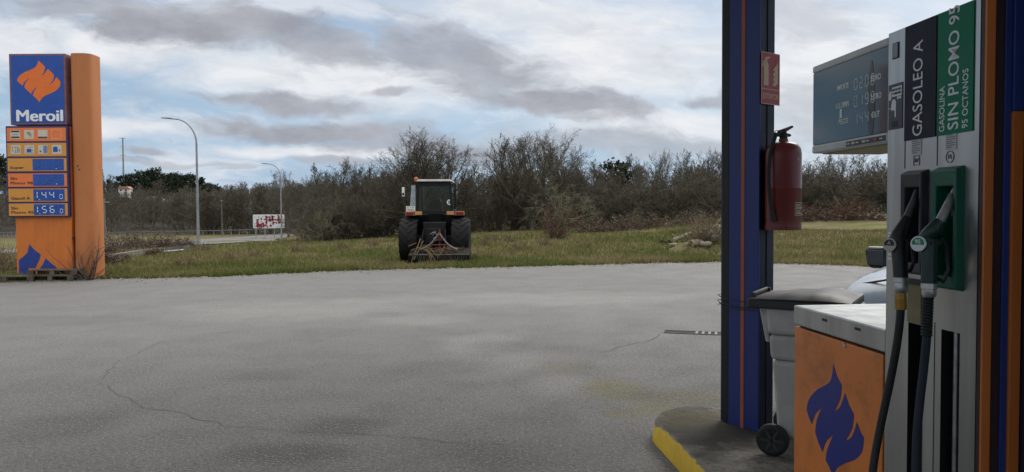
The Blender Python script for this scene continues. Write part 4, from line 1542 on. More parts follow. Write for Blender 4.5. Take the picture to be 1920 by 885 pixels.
for v0, v1, mt_, txt, price in ROWS_:
    um = 13 + (v0 - 237) * 0.048
    xa, xb = px0 + 0.035, px1 - 0.05
    za, zb = T_(70, v1, 0.072)[1], T_(70, v0, 0.072)[1]
    m0 = MB()
    m0.box(xa, xb, -0.076, -0.0705, za, zb)
    rw = m0.build('price_row' if txt else 'service_row', mt_, pb)
    Wd, Hd = xb - xa, zb - za
    if txt:
        da, db = xa + Wd * 0.425, xb - Wd * 0.045
        m0 = MB()
        m0.box(da, db, -0.079, -0.0762, za + Hd * 0.06, zb - Hd * 0.06)
        m0.build('price_display', tileblue, rw)
        m0 = MB()
        hh = Hd * 0.21
        for k, line in enumerate(txt):
            zz = za + Hd * (0.26 if len(txt) == 1 else (0.62, 0.28)[k])
            ln_ = {'Super': 0.235, 'Sin': 0.115, 'Plomo 98': 0.38, 'Plomo 95': 0.38, 'Gasoil A': 0.33}[line]
            text_on(m0, line, xa + Wd * 0.04, zz, -0.0766, 0.1, 0.03, fit=(Wd * ln_, hh * (1.25 if 'p' in line else 1.05)))
        m0.build('lettering', brown, rw)
        m0 = MB()
        Wp = db - da
        if price:
            for k, ch in enumerate(price[:3]):
                w_ = Wp * 0.15
                seg7(m0, ch, da + Wp * (0.015 + 0.25 * k) - (Wp * 0.03 if k == 0 else 0), za + Hd * 0.22, w_, Hd * 0.58, 0.019, -0.0815, -0.0792)
            seg7(m0, price[3], da + Wp * 0.84, za + Hd * 0.20, Wp * 0.10, Hd * 0.36, 0.012, -0.0815, -0.0792)
            m0.box(da + Wp * 0.17, da + Wp * 0.21, -0.0815, -0.0792, za + Hd * 0.13, za + Hd * 0.17)
        else:
            m0.box(da + Wp * 0.74, da + Wp * 0.77, -0.0815, -0.0792, za + Hd * 0.17, za + Hd * 0.22)
        m0.build('digits', M['letter'], rw)
        if not price:
            m0 = MB()
            for k in range(4):
                seg7(m0, '8', da + Wp * (0.04 + 0.25 * k), za + Hd * 0.26, Wp * 0.15, Hd * 0.52, 0.014, -0.0805, -0.0792)
            m0.build('unlit_digits', segoff, rw)
    else:
        first = v0 < 250
        for k in range(4):
            cx = xa + Wd * (0.145 + 0.232 * k)
            hw, hh = Wd * 0.082, Hd * 0.34
            cz = (za + zb) / 2
            m0 = MB()
            if first and k == 3:
                t = 0.008
                m0.box(cx - hw, cx + hw, -0.079, -0.0762, cz + hh - t, cz + hh).box(cx - hw, cx + hw, -0.079, -0.0762, cz - hh, cz - hh + t)
                m0.box(cx - hw, cx - hw + t, -0.079, -0.0762, cz - hh + t, cz + hh - t).box(cx + hw - t, cx + hw, -0.079, -0.0762, cz - hh + t, cz + hh - t)
                m0.build('pictogram', cream, rw)
                continue
            m0.box(cx - hw, cx + hw, -0.079, -0.0762, cz - hh, cz + hh)
            pg = m0.build('pictogram', mat('tile_white', srgb(196, 190, 176), 0.5, var=0.03), rw)
            m0 = MB()
            B = lambda a, b, c, d: m0.box(cx + hw * a, cx + hw * b, -0.081, -0.0792, cz + hh * c, cz + hh * d)
            if first:
                if k == 0:
                    B(-.85, .85, .5, .85), B(-.85, .85, -.8, -.45)
                    for q in range(5):
                        B(-.6 + .26 * q, -.45 + .26 * q, -.08, .06)
                elif k == 1:
                    m0.prism([(cx + hw * a, cz + hh * b) for a, b in ((-.5, .5), (.1, .6), (.5, .0), (.35, -.6), (.05, -.2), (-.35, .1))], -0.081, -0.0792)
                else:
                    B(-.95, .95, -.9, -.5)
                m0.build('symbol', mat('symbol', [srgb(60, 50, 46), srgb(150, 142, 96), srgb(120, 52, 40)][k], 0.6), pg)
            else:
                if k == 0:
                    text_on(m0, '7-23h', cx - hw * .86, cz, -0.0795, 0.1, 0.0, fit=(hw * 1.72, hh * 1.3))
                elif k == 1:
                    B(-.55, .4, -.55, .15), B(.4, .62, -.1, -.0), B(.55, .65, -.4, -.1), B(-.8, .8, -.78, -.68), B(-.3, .3, .38, .46), B(.2, .7, .52, .62)
                elif k == 2:
                    B(.1, .3, -.8, .85), B(.42, .62, -.8, .85), B(.74, .9, -.8, .85), B(-.7, -.35, -.55, -.2)
                else:
                    B(-.75, .2, -.55, .5), B(-.55, .05, .5, .65), B(.35, .75, -.25, -.1), B(.5, .6, -.5, .15)
                m0.build('symbol', tileblue if k else mat('symbol_grey', srgb(84, 80, 90), 0.6), pg)
# blue flame low on the body
BL1 = [(195, 558), (222, 590), (270, 628), (262, 660), (234, 718), (190, 718), (183, 764), (118, 762), (118, 662), (150, 645), (182, 615)]
BL2 = [(303, 652), (335, 680), (374, 714), (374, 720), (264, 720), (285, 690)]
m0 = MB()
for bl_ in (BL1, BL2):
    m0.prism([T_(a / 3.54 + (2 if a < 119 else 0), 300 + b / 3.54, 0.004) for a, b in bl_], -0.004, -0.0005)
m0.build('low_flame', mat('low_flame_blue', srgb(36, 58, 132), 0.5), body)
# bolts and scuffs on the spine
m0 = MB()
for u, v in ((147, 311), (150, 318), (137.5, 446)):
    x, z = T_(u, v, 0.0)
    m0.box(x - 0.02, x + 0.02, -0.035, 0.05, z - 0.015, z + 0.015)
m0.build('fixing', M['maroon'], tot)

# ---------------------------------------------------------------- pallets


def pallet(label, x, y, z, rz, group, Lx=1.15, Ly=0.8):
    t = thing('pallet', label, 'pallet', (x, y, z), rz, group)
    mb = MB()
    for k in range(6):
        yy = -Ly / 2 + (Ly - 0.095) * k / 5
        mb.box(-Lx / 2, Lx / 2, yy, yy + 0.095, 0.118, 0.14)
    mb.build('top_boards', M['wood'], t)
    mb = MB()
    for yy in (-Ly / 2, -0.05, Ly / 2 - 0.1):
        mb.box(-Lx / 2, Lx / 2, yy, yy + 0.1, 0.0, 0.02)
    mb.build('bottom_boards', M['wood'], t)
    bmat_ = mat('pallet_block', (0.09, 0.075, 0.056), 0.9, var=0.4, scale=8)
    for xx in (-Lx / 2, -0.06, Lx / 2 - 0.12):
        mb = MB()
        for yy in (-Ly / 2, -0.05, Ly / 2 - 0.1):
            mb.box(xx, xx + 0.12, yy + 0.003, yy + 0.097, 0.02, 0.098)
        mb.box(xx, xx + 0.12, -Ly / 2 + 0.002, Ly / 2 - 0.002, 0.098, 0.118)
        mb.build('block_row', bmat_, t)
    return t


pp = gnd(99, 526.5)
pallet('lower grey pallet of the pair stacked before the orange totem', pp.x, pp.y + 0.30, 0.004, rad(-3), 'pallets by the totem')
pallet('upper grey pallet of the pair stacked before the orange totem', pp.x + 0.02, pp.y + 0.31, 0.146, rad(1.5), 'pallets by the totem')
pp = gnd(22, 528.5)
pallet('single weathered pallet lying flat left of the stacked pair', pp.x - 0.2, pp.y + 0.35, 0.004, rad(4), 'pallets by the totem', 1.35)

# ---------------------------------------------------------------- street lamps


def street_lamp(label, base, H, reach, z):
    t = thing('street_lamp', label, 'street lamp', base, 0.0, 'street lamps by the lane')
    mb = MB()
    pts, rs = [], []
    hs = H - reach * 0.72
    for k in range(5):
        pts.append((0, 0, hs * k / 4))
        rs.append(0.085 - 0.03 * k / 4)
    for k in range(1, 11):
        a = math.pi / 2 * k / 10
        pts.append((-reach * 0.62 * (1 - math.cos(a)), 0, hs + reach * 0.70 * math.sin(a)))
        rs.append(0.055 - 0.018 * k / 10)
    pts.append((-reach * 0.75, 0, hs + reach * 0.71))
    rs.append(0.036)
    mb.tube(pts, rs, 10)
    mb.build('pole', M['zinc'], t, smooth=True)
    mb = MB()
    mb.tube([(-reach * 0.68, 0, hs + reach * 0.712), (-reach * 0.76, 0, hs + reach * 0.725), (-reach * 0.95, 0, hs + reach * 0.735), (-reach, 0, hs + reach * 0.735)], [(0.04, 0.04), (0.11, 0.05), (0.10, 0.04), (0.03, 0.02)], 12)
    mb.build('lantern', mat('lantern_grey', (0.24, 0.25, 0.26), 0.4, metal=0.3), t, smooth=True)
    mb = MB()
    mb.box(-0.14, 0.14, -0.14, 0.14, 0.0, 0.03)
    mb.tube([(0, 0, 0.03), (0, 0, 0.5)], [0.105, 0.09], 10)
    mb.build('base', M['zinc'], t, smooth=True)


q = hit(372, 458.5)
topz = at(372, 221.5, q.y).z
street_lamp('taller, nearer curved street lamp standing right of the totem', (q.x, q.y, terrain(q.x, q.y)), topz - terrain(q.x, q.y), (371 - 306) * q.y / F_PX, 0)
HL = topz - terrain(q.x, q.y)
q2 = at(528, 447, q.y * 236.5 / 140.0)
gz = terrain(q2.x, q2.y)
topz = at(527, 306.5, q2.y).z
street_lamp('smaller far curved street lamp beside the graffiti board', (q2.x, q2.y, gz), topz - gz, (527 - 491) * q2.y / F_PX, 0)
LAMP1, LAMP2 = q, q2

# ---------------------------------------------------------------- graffiti board
BY = q2.y + 2.2
b00, b11 = at(474.5, 428, BY), at(533, 402, BY)
bd = thing('graffiti_board', 'white roadside board covered with red and black graffiti', 'sign board', (b00.x, BY, 0), 0)
bw, bz0, bz1 = b11.x - b00.x, b00.z, b11.z
gz = terrain(b00.x + bw / 2, BY)
m0 = MB()
r = 0.12
poly = []
for cx, cz, a0 in ((bw - r, bz0 + r, -90), (bw - r, bz1 - r, 0), (r, bz1 - r, 90), (r, bz0 + r, 180)):
    for k in range(5):
        a = rad(a0 + 90 * k / 4)
        poly.append((cx + r * math.cos(a), cz + r * math.sin(a)))
m0.prism(poly, 0, 0.05)
m0.build('panel', M['white'], bd)
rg = random.Random(11)
m0 = MB()
m1 = MB()
BH = bz1 - bz0


def stroke(mb, pts, wid, yy):
    pts = [Vector((a * bw, yy, bz0 + b * BH)) for a, b in pts]
    for a, b in zip(pts[:-1], pts[1:]):
        d = (b - a).normalized()
        nrm = Vector((-d.z, 0, d.x)) * wid
        e = d * wid * 0.5
        q_ = [a - e + nrm, b + e + nrm, b + e - nrm, a - e - nrm]
        mb.prism([(p.x, p.z) for p in q_], yy - 0.003, yy)


# big red block letters, and tags below
lets = [[(.13, .62), (.13, .30)], [(.13, .62), (.19, .62)], [(.13, .46), (.18, .46)], [(.13, .30), (.19, .28)],
        [(.40, .88), (.47, .80), (.41, .76)], [(.50, .82), (.56, .80)], [(.61, .90), (.61, .78), (.66, .86)], [(.80, .95), (.84, .80), (.80, .78)],
        [(.36, .62), (.42, .68), (.45, .58), (.40, .40)], [(.43, .30), (.45, .66)], [(.51, .66), (.57, .66), (.57, .52), (.51, .54), (.51, .66)], [(.61, .62), (.64, .74), (.62, .55)], [(.64, .60), (.74, .62)], [(.76, .62), (.78, .55)],
        [(.82, .70), (.82, .36), (.87, .40), (.87, .64), (.82, .70)], [(.25, .72), (.28, .62)], [(.63, .46), (.68, .42), (.64, .34)], [(.72, .42), (.76, .36)]]
for i, L in enumerate(lets):
    stroke(m0, L, 0.07, -0.002 - 0.0004 * (i % 5))
for k in range(30):
    a = rg.uniform(.11, .66)
    b = rg.uniform(.10, .30)
    stroke(m0, [(a, b), (a + rg.uniform(-.05, .06), b + rg.uniform(-.1, .12))], rg.uniform(.04, .09), -0.0045 - 0.0002 * (k % 9))
for k in range(24):
    a = rg.uniform(.12, .84)
    b = rg.uniform(.15, .9)
    stroke(m0, [(a, b), (a + rg.uniform(-.03, .03), b + rg.uniform(-.08, .08))], rg.uniform(.012, .03), -0.0066 - 0.0002 * (k % 9))
m0.build('red_paint', mat('graffiti_red', (0.22, 0.010, 0.016), 0.6, var=0.2), bd)
for L in ([(.06, .36), (.06, .28)], [(.04, .18), (.08, .16), (.05, .10)], [(.06, .85), (.05, .8)], [(.93, .88), (.95, .80)], [(.93, .66), (.95, .58)], [(.94, .48), (.94, .40)], [(.93, .30), (.95, .34)], [(.95, .2), (.95, .12)], [(.19, .86), (.19, .76)], [(.28, .8), (.31, .84)], [(.25, .5), (.29, .52)]):
    stroke(m1, L, 0.02, -0.0085)
m1.build('black_paint', mat('graffiti_black', (0.02, 0.02, 0.025), 0.6), bd)
for f in (0.07, 0.36, 0.66):
    m0 = MB()
    m0.box(bw * f, bw * f + 0.07, 0.052, 0.12, gz - 0.3, bz1 - 0.2)
    m0.build('post', M['zinc'], bd)

# ---------------------------------------------------------------- rail beyond the lane
rail = thing('roadside_railing', 'long low grey rail on posts running beyond the lane', 'railing', (0, 0, 0), 0)
RP = [(-150, 441), (0, 436.5), (30, 436), (180, 437), (330, 434), (410, 432.5), (470, 431), (540, 428), (620, 426.5)]
pts = []
for u, v in RP:
    Yr = 88 + 0.012 * max(0, u)
    p = at(u, v, Yr)
    pts.append(p)
m0 = MB()
m0.tube([(p.x, p.y, p.z) for p in pts], 0.07, 6)
m0.build('rail', mat('weathered_rail', (0.12, 0.12, 0.115), 0.8), rail)
for a, b in zip(pts[:-1], pts[1:]):
    for k in range(4):
        p = a.lerp(b, (k + .5) / 4)
        m0 = MB()
        g_ = terrain(p.x, p.y)
        m0.box(p.x - 0.07, p.x + 0.07, p.y + 0.1, p.y + 0.2, min(g_, p.z - 0.9) - 0.2, p.z + 0.08)
        m0.build('post', M['concrete'], rail)

# concrete barrier half sunk in the verge
cb = thing('concrete_barrier', 'low mossy concrete barrier half hidden by brambles beside the totem', 'barrier', (0, 0, 0), 0)
BP = [(176, 481, 494), (250, 470, 482), (300, 464.5, 477), (345, 460.5, 474)]
m0 = MB()
for (ua, va, wa), (ub, vb_, wb_) in zip(BP[:-1], BP[1:]):
    Ya, Yb = hit(ua, wa).y, hit(ub, wb_).y
    a0_, a1_ = at(ua, va, Ya), at(ua, wa, Ya)
    b0_, b1_ = at(ub, vb_, Yb), at(ub, wb_, Yb)
    dy = Vector((0.12, 0.35, 0))
    vs = [a1_, b1_, b0_, a0_] + [p + dy for p in (a1_, b1_, b0_, a0_)]
    m0.add([tuple(p) for p in vs], [(0, 1, 2, 3), (7, 6, 5, 4), (3, 2, 6, 7), (0, 3, 7, 4), (1, 5, 6, 2)])
m0.build('wall', mat('barrier_concrete', (0.16, 0.15, 0.13), 0.9, var=0.3, scale=3, bump=0.4, bscale=20, dirt=(0.05, 0.047, 0.032), damt=0.8, dscale=1.6), cb)
m0 = MB()
for (ua, va, wa), (ub, vb_, wb_) in zip(BP[:-1], BP[1:]):
    Ya, Yb = hit(ua, wa).y - 0.12, hit(ub, wb_).y - 0.12
    a0_, b0_ = at(ua, va + 8, Ya), at(ub, vb_ + 8, Yb)
    m0.tube([tuple(a0_), tuple(b0_)], 0.05, 6)
m0.build('rail', M['zinc'], cb)

# ---------------------------------------------------------------- utility poles, mast, house on the hill


def pole(name, label, cat, u, vt, vb, Y, r, arms=False):
    p0, p1 = at(u, vb, Y), at(u, vt, Y)
    g_ = min(terrain(p0.x, p0.y), p0.z)
    t = thing(name, label, cat, (p0.x, p0.y, g_), 0)
    mb = MB()
    mb.tube([(0, 0, -0.3), (0, 0, p1.z - g_)], [r, r * 0.7], 8)
    mb.build('pole', M['zinc'] if arms == 'mast' else mat('pole_wood', (0.17, 0.155, 0.14), 0.9), t, smooth=True)
    mb = MB()
    if arms == 'mast':
        for k in range(3):
            mb.box(-1.2 + 0.1 * k, 1.2 - 0.1 * k, -0.15, 0.15, p1.z - g_ - 0.3 - 3.0 * k, p1.z - g_ - 0.05 - 3.0 * k)
        mb.build('antenna', M['white'], t)
    elif arms == 'bare':
        mb.box(-0.08, 0.08, -0.08, 0.08, p1.z - g_, p1.z - g_ + 0.1)
        mb.build('cap', M['zinc'], t)
    else:
        mb.box(-0.5, 0.5, -0.05, 0.05, p1.z - g_ - 0.4, p1.z - g_ - 0.3)
        mb.build('crossarm', M['zinc'], t)


pole('utility_pole', 'thin wooden utility pole just right of the price totem', 'utility pole', 196, 372, 436, 70, 0.14)
pole('utility_pole', 'thin utility pole before the wood between the two street lamps', 'utility pole', 416.5, 377, 432, 86, 0.06, 'bare')
pole('radio_mast', 'slender pale radio mast rising from the wooded hill', 'mast', 232, 258, 345, 262, 0.34, 'mast')
hp = at(235, 351, 214)
hs = thing('hill_house', 'small distant house with an orange roof on the wooded hillside', 'house', (hp.x, hp.y, hp.z - 1.2), rad(8))
hs.scale = (0.8, 0.8, 0.8)
m0 = MB()
m0.box(-1.9, 1.9, -1.5, 1.5, -2.5, 0.9)
m0.build('wall', M['white'], hs)
m0 = MB()
m0.prism([(-2.2, 0.88), (2.2, 0.88), (1.2, 1.75), (-1.4, 1.75)], -1.8, 1.8)
m0.build('roof', mat('roof_tile', (0.42, 0.18, 0.10), 0.8), hs)
for xx in (-1.0, 0.7):
    m0 = MB()
    m0.box(xx - 0.3, xx + 0.3, -1.53, -1.48, 0.1, 0.6)
    m0.build('window', M['glassdark'], hs)

# ---------------------------------------------------------------- car behind the bin
car = thing('parked_car', 'pale blue car parked behind the bin, mostly hidden by the pump', 'car', (2.95, 4.97, 0.0), rad(-46))
car.scale = (1, 1, 1.12)
paint = mat('pale_blue_paint', (0.40, 0.48, 0.58), 0.3, var=0.02, coat=0.6, spec=0.5)
# loft along y (front at y=0 facing the camera): (y, half width, z low, z shoulder, z deck, half deck)
ST = [(0.0, 0.74, 0.30, 0.62, 0.70, 0.60), (0.06, 0.80, 0.24, 0.78, 0.86, 0.64), (0.20, 0.86, 0.22, 0.92, 1.00, 0.68), (0.50, 0.885, 0.22, 0.995, 1.06, 0.70), (1.00, 0.90, 0.22, 1.03, 1.105, 0.72), (1.30, 0.90, 0.22, 1.045, 1.12, 0.73),
      (2.6, 0.90, 0.22, 1.07, 1.14, 0.74), (3.6, 0.89, 0.22, 1.08, 1.13, 0.72), (4.1, 0.84, 0.30, 1.02, 1.08, 0.66), (4.2, 0.78, 0.4, 0.9, 0.95, 0.6)]
vs, fs = [], []
for y, hw, z0, zs, zd, hd in ST:
    ring = [(-hw * 0.9, z0), (-hw, z0 + 0.18), (-hw, zs - 0.15), (-hw * 0.975, zs), (-hd * 1.08, zd - 0.02), (-hd * 0.8, zd), (0, zd + 0.02), (hd * 0.8, zd), (hd * 1.08, zd - 0.02), (hw * 0.975, zs), (hw, zs - 0.15), (hw, z0 + 0.18), (hw * 0.9, z0)]
    vs += [(x, y, z) for x, z in ring]
n = 13
for i in range(len(ST) - 1):
    for k in range(n - 1):
        fs.append((i * n + k, i * n + k + 1, (i + 1) * n + k + 1, (i + 1) * n + k))
    fs.append((i * n + n - 1, i * n, (i + 1) * n, (i + 1) * n + n - 1))
fs += [tuple(range(n)), tuple(range((len(ST) - 1) * n, len(ST) * n))]
m0 = MB()
m0.add(vs, fs)
bo = m0.build('body', paint, car, smooth=True, auto=50)
md = bo.modifiers.new('sub', 'SUBSURF')
md.levels = md.render_levels = 2
m0 = MB()
RS = [(1.25, 1.12, 0.80), (2.05, 1.62, 0.62), (2.5, 1.68, 0.60), (3.3, 1.64, 0.60), (4.05, 1.08, 0.72)]
vs, fs = [], []
for y, z, hw in RS:
    vs += [(-hw - 0.08 * (1.7 - z) * 2, y, 1.05), (-hw, y, z - 0.06), (-hw * 0.85, y, z), (hw * 0.85, y, z), (hw, y, z - 0.06), (hw + 0.08 * (1.7 - z) * 2, y, 1.05)]
for i in range(len(RS) - 1):
    for k in range(5):
        fs.append((i * 6 + k, i * 6 + k + 1, (i + 1) * 6 + k + 1, (i + 1) * 6 + k))
m0.add(vs, fs)
m0.build('windows', M['glassdark'], car, smooth=True, auto=25)
m0 = MB()
m0.box(-0.55, 0.55, 2.1, 3.3, 1.655, 1.70)
m0.build('roof', paint, car, bevel=0.02)
for s in (-1, 1):
    m0 = MB()
    m0.prism([(s * 0.88, 0.80), (s * 0.845, 0.965), (s * 0.70, 0.90), (s * 0.66, 0.80)], 0.10, 0.30)
    m0.build('headlight', mat('headlight_glass', (0.5, 0.52, 0.54), 0.1, spec=0.8), car, bevel=0.02)
    m0 = MB()
    m0.frustum((0, 0.0, -0.085), 0.10, 0.07, (s * 0.01, 0.0, 0.085), 0.125, 0.075)
    mir = m0.build('door_mirror', M['black'], car, bevel=0.05, seg=4)
    mir.location = (s * 1.04, 1.60, 1.11)
    mir.scale = (0.82, 1, 1.05)
    m0 = MB()
    m0.box(-0.085, 0.085, -0.079, -0.074, -0.055, 0.06)
    m0.build('mirror_cap', mat('mirror_grey', (0.07, 0.075, 0.08), 0.3), mir, bevel=0.02)
    m0 = MB()
    m0.tube([(s * 0.98, 1.62, 1.05), (s * 0.86, 1.66, 1.0)], 0.025, 8)
    m0.build('mirror_arm', M['black'], car, smooth=True)
    for yy in (0.85, 3.4):
        m0 = MB()
        m0.lathe([(0, -0.1), (0.2, -0.1), (0.24, -0.11), (0.32, -0.1), (0.335, -0.06), (0.335, 0.06), (0.32, 0.1), (0, 0.1)], 24, axis='x', c=(s * 0.82, yy, 0.335))
        m0.build('wheel', M['rubber'], car, smooth=True)
# shut line of the bonnet, grille
m0 = MB()
m0.tube([(-0.72, 0.33, 0.988), (-0.45, 0.27, 1.045), (0, 0.25, 1.065), (0.45, 0.27, 1.045), (0.72, 0.33, 0.988)], 0.008, 6)
m0.build('shut_line', M['dark'], car)
m0 = MB()
m0.box(-0.5, 0.5, -0.02, 0.05, 0.40, 0.60)
m0.build('grille', M['black'], car, bevel=0.01)
# ---------------------------------------------------------------- tractor seen from behind
TRY = 25.0
tp0 = at(817, 491, TRY)
TZ = terrain(tp0.x, TRY) + 0.0
tr = thing('tractor', 'old black cabbed tractor parked on the grass edge, seen from behind', 'tractor', (tp0.x, TRY, TZ), 0)
KX = TRY / F_PX


def tx(u):
    return (u - 817) * KX


def tz(v):
    return at(817, v, TRY).z - TZ


tyre_m = mat('tractor_tyre', (0.009, 0.009, 0.0095), 0.75, var=0.3, scale=6, dirt=(0.035, 0.03, 0.022), damt=0.3, dscale=4, spec=0.25)


def tyre(x, y, R, wid, lugs, parent, rimr):
    h = wid / 2
    mb = MB()
    mb.lathe([(rimr, -h * 0.8), (R * 0.78, -h), (R * 0.90, -h * 0.98), (R * 0.945, -h * 0.8), (R * 0.955, 0), (R * 0.945, h * 0.8), (R * 0.90, h * 0.98), (R * 0.78, h), (rimr, h * 0.8)], 44, axis='x', c=(x, y, R))
    for k in range(lugs):
        for s in (-1, 1):
            a0 = 2 * math.pi * (k + (0.5 if s > 0 else 0)) / lugs
            da = 2 * math.pi / lugs
            # a chevron bar from the shoulder to the centre, trailing as seen from behind
            P = []
            for f, ang in ((1.0, 0.0), (0.06, 0.95)):
                P.append((f * h * s * 0.99, a0 - da * ang))
            wa = da * 0.16
            vs = []
            for rr in (R * 0.93, R * 1.0):
                for (xx, aa), q in ((P[0], -1), (P[0], 1), (P[1], 1), (P[1], -1)):
                    th = aa + wa * q
                    r2 = rr - (0.02 if abs(xx) > h * 0.9 else 0)
                    vs.append((x + xx, y + r2 * math.sin(th), R + r2 * math.cos(th)))
            mb.add(vs, [(0, 1, 2, 3), (7, 6, 5, 4), (0, 4, 5, 1), (1, 5, 6, 2), (2, 6, 7, 3), (3, 7, 4, 0)])
    w_ = thing_part('wheel', parent)
    mb.build('tyre', tyre_m, w_, smooth=True, auto=30)
    mb = MB()
    mb.lathe([(0, -h * 0.3), (rimr * 0.35, -h * 0.3), (rimr * 0.5, -h * 0.1), (rimr * 0.9, -h * 0.15), (rimr * 1.0, -h * 0.78), (rimr * 1.03, -h * 0.8), (rimr * 1.03, h * 0.8), (rimr * 0.9, h * 0.15), (rimr * 0.3, h * 0.25), (0, h * 0.25)], 32, axis='x', c=(x, y, R))
    mb.build('rim', mat('rim_dark', (0.06, 0.055, 0.05), 0.6, var=0.3), w_, smooth=True)


def thing_part(name, parent):
    o = bpy.data.objects.new(name, None)
    COL.objects.link(o)
    o.parent = parent
    o.empty_display_size = 0.1
    return o


RT = (tz(406.5) - tz(491)) / 2
WT = tx(786) - tx(753)
tyre((tx(753) + tx(786)) / 2, 0.0, RT, WT, 18, tr, RT * 0.58)
tyre((tx(849) + tx(882)) / 2, 0.0, RT, WT, 18, tr, RT * 0.58)
tyre(tx(775), 2.3, RT * 0.62, WT * 0.7, 14, tr, RT * 0.36)
tyre(tx(860), 2.3, RT * 0.62, WT * 0.7, 14, tr, RT * 0.36)
blackp = mat('tractor_black', (0.010, 0.010, 0.011), 0.6, var=0.3, scale=5, dirt=(0.03, 0.027, 0.02), damt=0.3, spec=0.25)
# rear housing, axle, hood
m0 = MB()
m0.frustum((0, 0.1, 0.42), 0.34, 0.45, (0, 0.1, 1.35), 0.38, 0.45)
m0.box(-0.62, 0.62, -0.14, 0.14, RT - 0.14, RT + 0.14)
m0.box(-0.25, 0.25, -0.45, -0.3, 0.65, 1.15)
m0.box(-0.565, 0.565, 0.42, 1.3, 0.55, 1.60)
m0.build('rear_housing', blackp, tr, bevel=0.03)
m0 = MB()
m0.frustum((0, 1.9, 0.7), 0.30, 1.1, (0, 1.85, 1.55), 0.34, 1.05)
m0.build('bonnet', mat('bonnet_grey', (0.12, 0.12, 0.12), 0.5), tr, bevel=0.05)
m0 = MB()
m0.tube([(0.05, -0.47, 0.8), (0.05, -0.55, 0.8)], 0.07, 12)
m0.tube([(-0.12, -0.46, 0.95), (-0.02, -0.49, 1.02), (0.10, -0.46, 0.93)], 0.018, 6)
m0.tube([(-0.05, -0.46, 0.9), (0.06, -0.48, 1.06)], 0.014, 6)
m0.build('coupler', M['zinc'], tr, smooth=True)
# fenders
for s in (-1, 1):
    m0 = MB()
    cx = s * tx(865.5)
    vs, fs = [], []
    xi, xo = s * 0.55, s * 0.98
    for k in range(9):
        a = rad(-16 + 84 * k / 8)
        for rr in (RT + 0.06, RT + 0.09):
            for xx in (xi, xo):
                vs.append((xx, rr * math.sin(a), RT + rr * math.cos(a)))
    for k in range(8):
        b = k * 4
        fs += [(b, b + 1, b + 5, b + 4), (b + 2, b + 6, b + 7, b + 3), (b, b + 4, b + 6, b + 2), (b + 1, b + 3, b + 7, b + 5)]
    fs += [(0, 2, 3, 1), (32, 33, 35, 34)]
    m0.add(vs, fs)
    m0.build('fender', blackp, tr, smooth=True, auto=40)
# cab
cz0, cz1 = tz(399), tz(341)
xb_, xt_ = tx(852), tx(848)
xbl, xtl = tx(782), tx(785)
yr, yf = -0.25, 1.15
m0 = MB()
pw = 0.085
m0.prism([(xbl, cz0), (xbl + pw, cz0), (xtl + pw, cz1), (xtl, cz1)], yr, yr + 0.08)
m0.prism([(xb_ - pw, cz0), (xb_, cz0), (xt_, cz1), (xt_ - pw, cz1)], yr, yr + 0.08)
m0.prism([(xbl, cz0 - 0.05), (xb_, cz0 - 0.05), (xb_, cz0 + 0.07), (xbl, cz0 + 0.07)], yr - 0.004, yr + 0.07)
m0.prism([(xtl, cz1 - 0.16), (xt_, cz1 - 0.16), (xt_, cz1), (xtl, cz1)], yr - 0.004, yr + 0.07)
for xx in (xbl + 0.02, xb_ - 0.07):
    m0.box(xx, xx + 0.05, yf, yf + 0.06, cz0, cz1)
m0.box(xbl, xb_, yf - 0.003, yf + 0.063, cz0 - 0.05, cz0 + 0.05)
m0.box(xbl + 0.003, xbl + 0.05, yr + 0.085, yf - 0.005, cz0 - 0.05, cz0 + 0.12)
m0.box(xb_ - 0.05, xb_ - 0.003, yr + 0.085, yf - 0.005, cz0 - 0.05, cz0 + 0.12)
m0.build('cab_frame', blackp, tr, bevel=0.008)
m0 = MB()
m0.frustum(((xtl + xt_) / 2, 0.45, cz1 + 0.002), (xt_ - xtl) / 2 + 0.02, 0.78, ((xtl + xt_) / 2, 0.45, cz1 + 0.075), (xt_ - xtl) / 2 - 0.03, 0.72)
m0.build('cab_roof', mat('roof_grey', (0.30, 0.29, 0.27), 0.5), tr, bevel=0.02)


def glass_mat():
    m_ = bpy.data.materials.new('green_cab_glass')
    m_.use_nodes = True
    t = NT(m_.node_tree)
    out = t.n('ShaderNodeOutputMaterial')
    a = t.n('ShaderNodeBsdfTransparent')
    a.inputs[0].default_value = (0.74, 0.85, 0.80, 1)
    b = t.n('ShaderNodeBsdfGlossy')
    b.inputs['Roughness'].default_value = 0.05
    mx = t.n('ShaderNodeMixShader')
    fr = t.n('ShaderNodeFresnel')
    t.put(mx.inputs[0], t.m('ADD', fr.outputs[0], 0.12))
    t.put(mx.inputs[1], a.outputs[0])
    t.put(mx.inputs[2], b.outputs[0])
    t.put(out.inputs[0], mx.outputs[0])
    return m_


cg = glass_mat()
m0 = MB()
m0.prism([(xbl + pw, cz0 + 0.07), (xb_ - pw, cz0 + 0.07), (xt_ - pw, cz1 - 0.16), (xtl + pw, cz1 - 0.16)], yr + 0.03, yr + 0.036)
rwn = m0.build('rear_window', cg, tr)
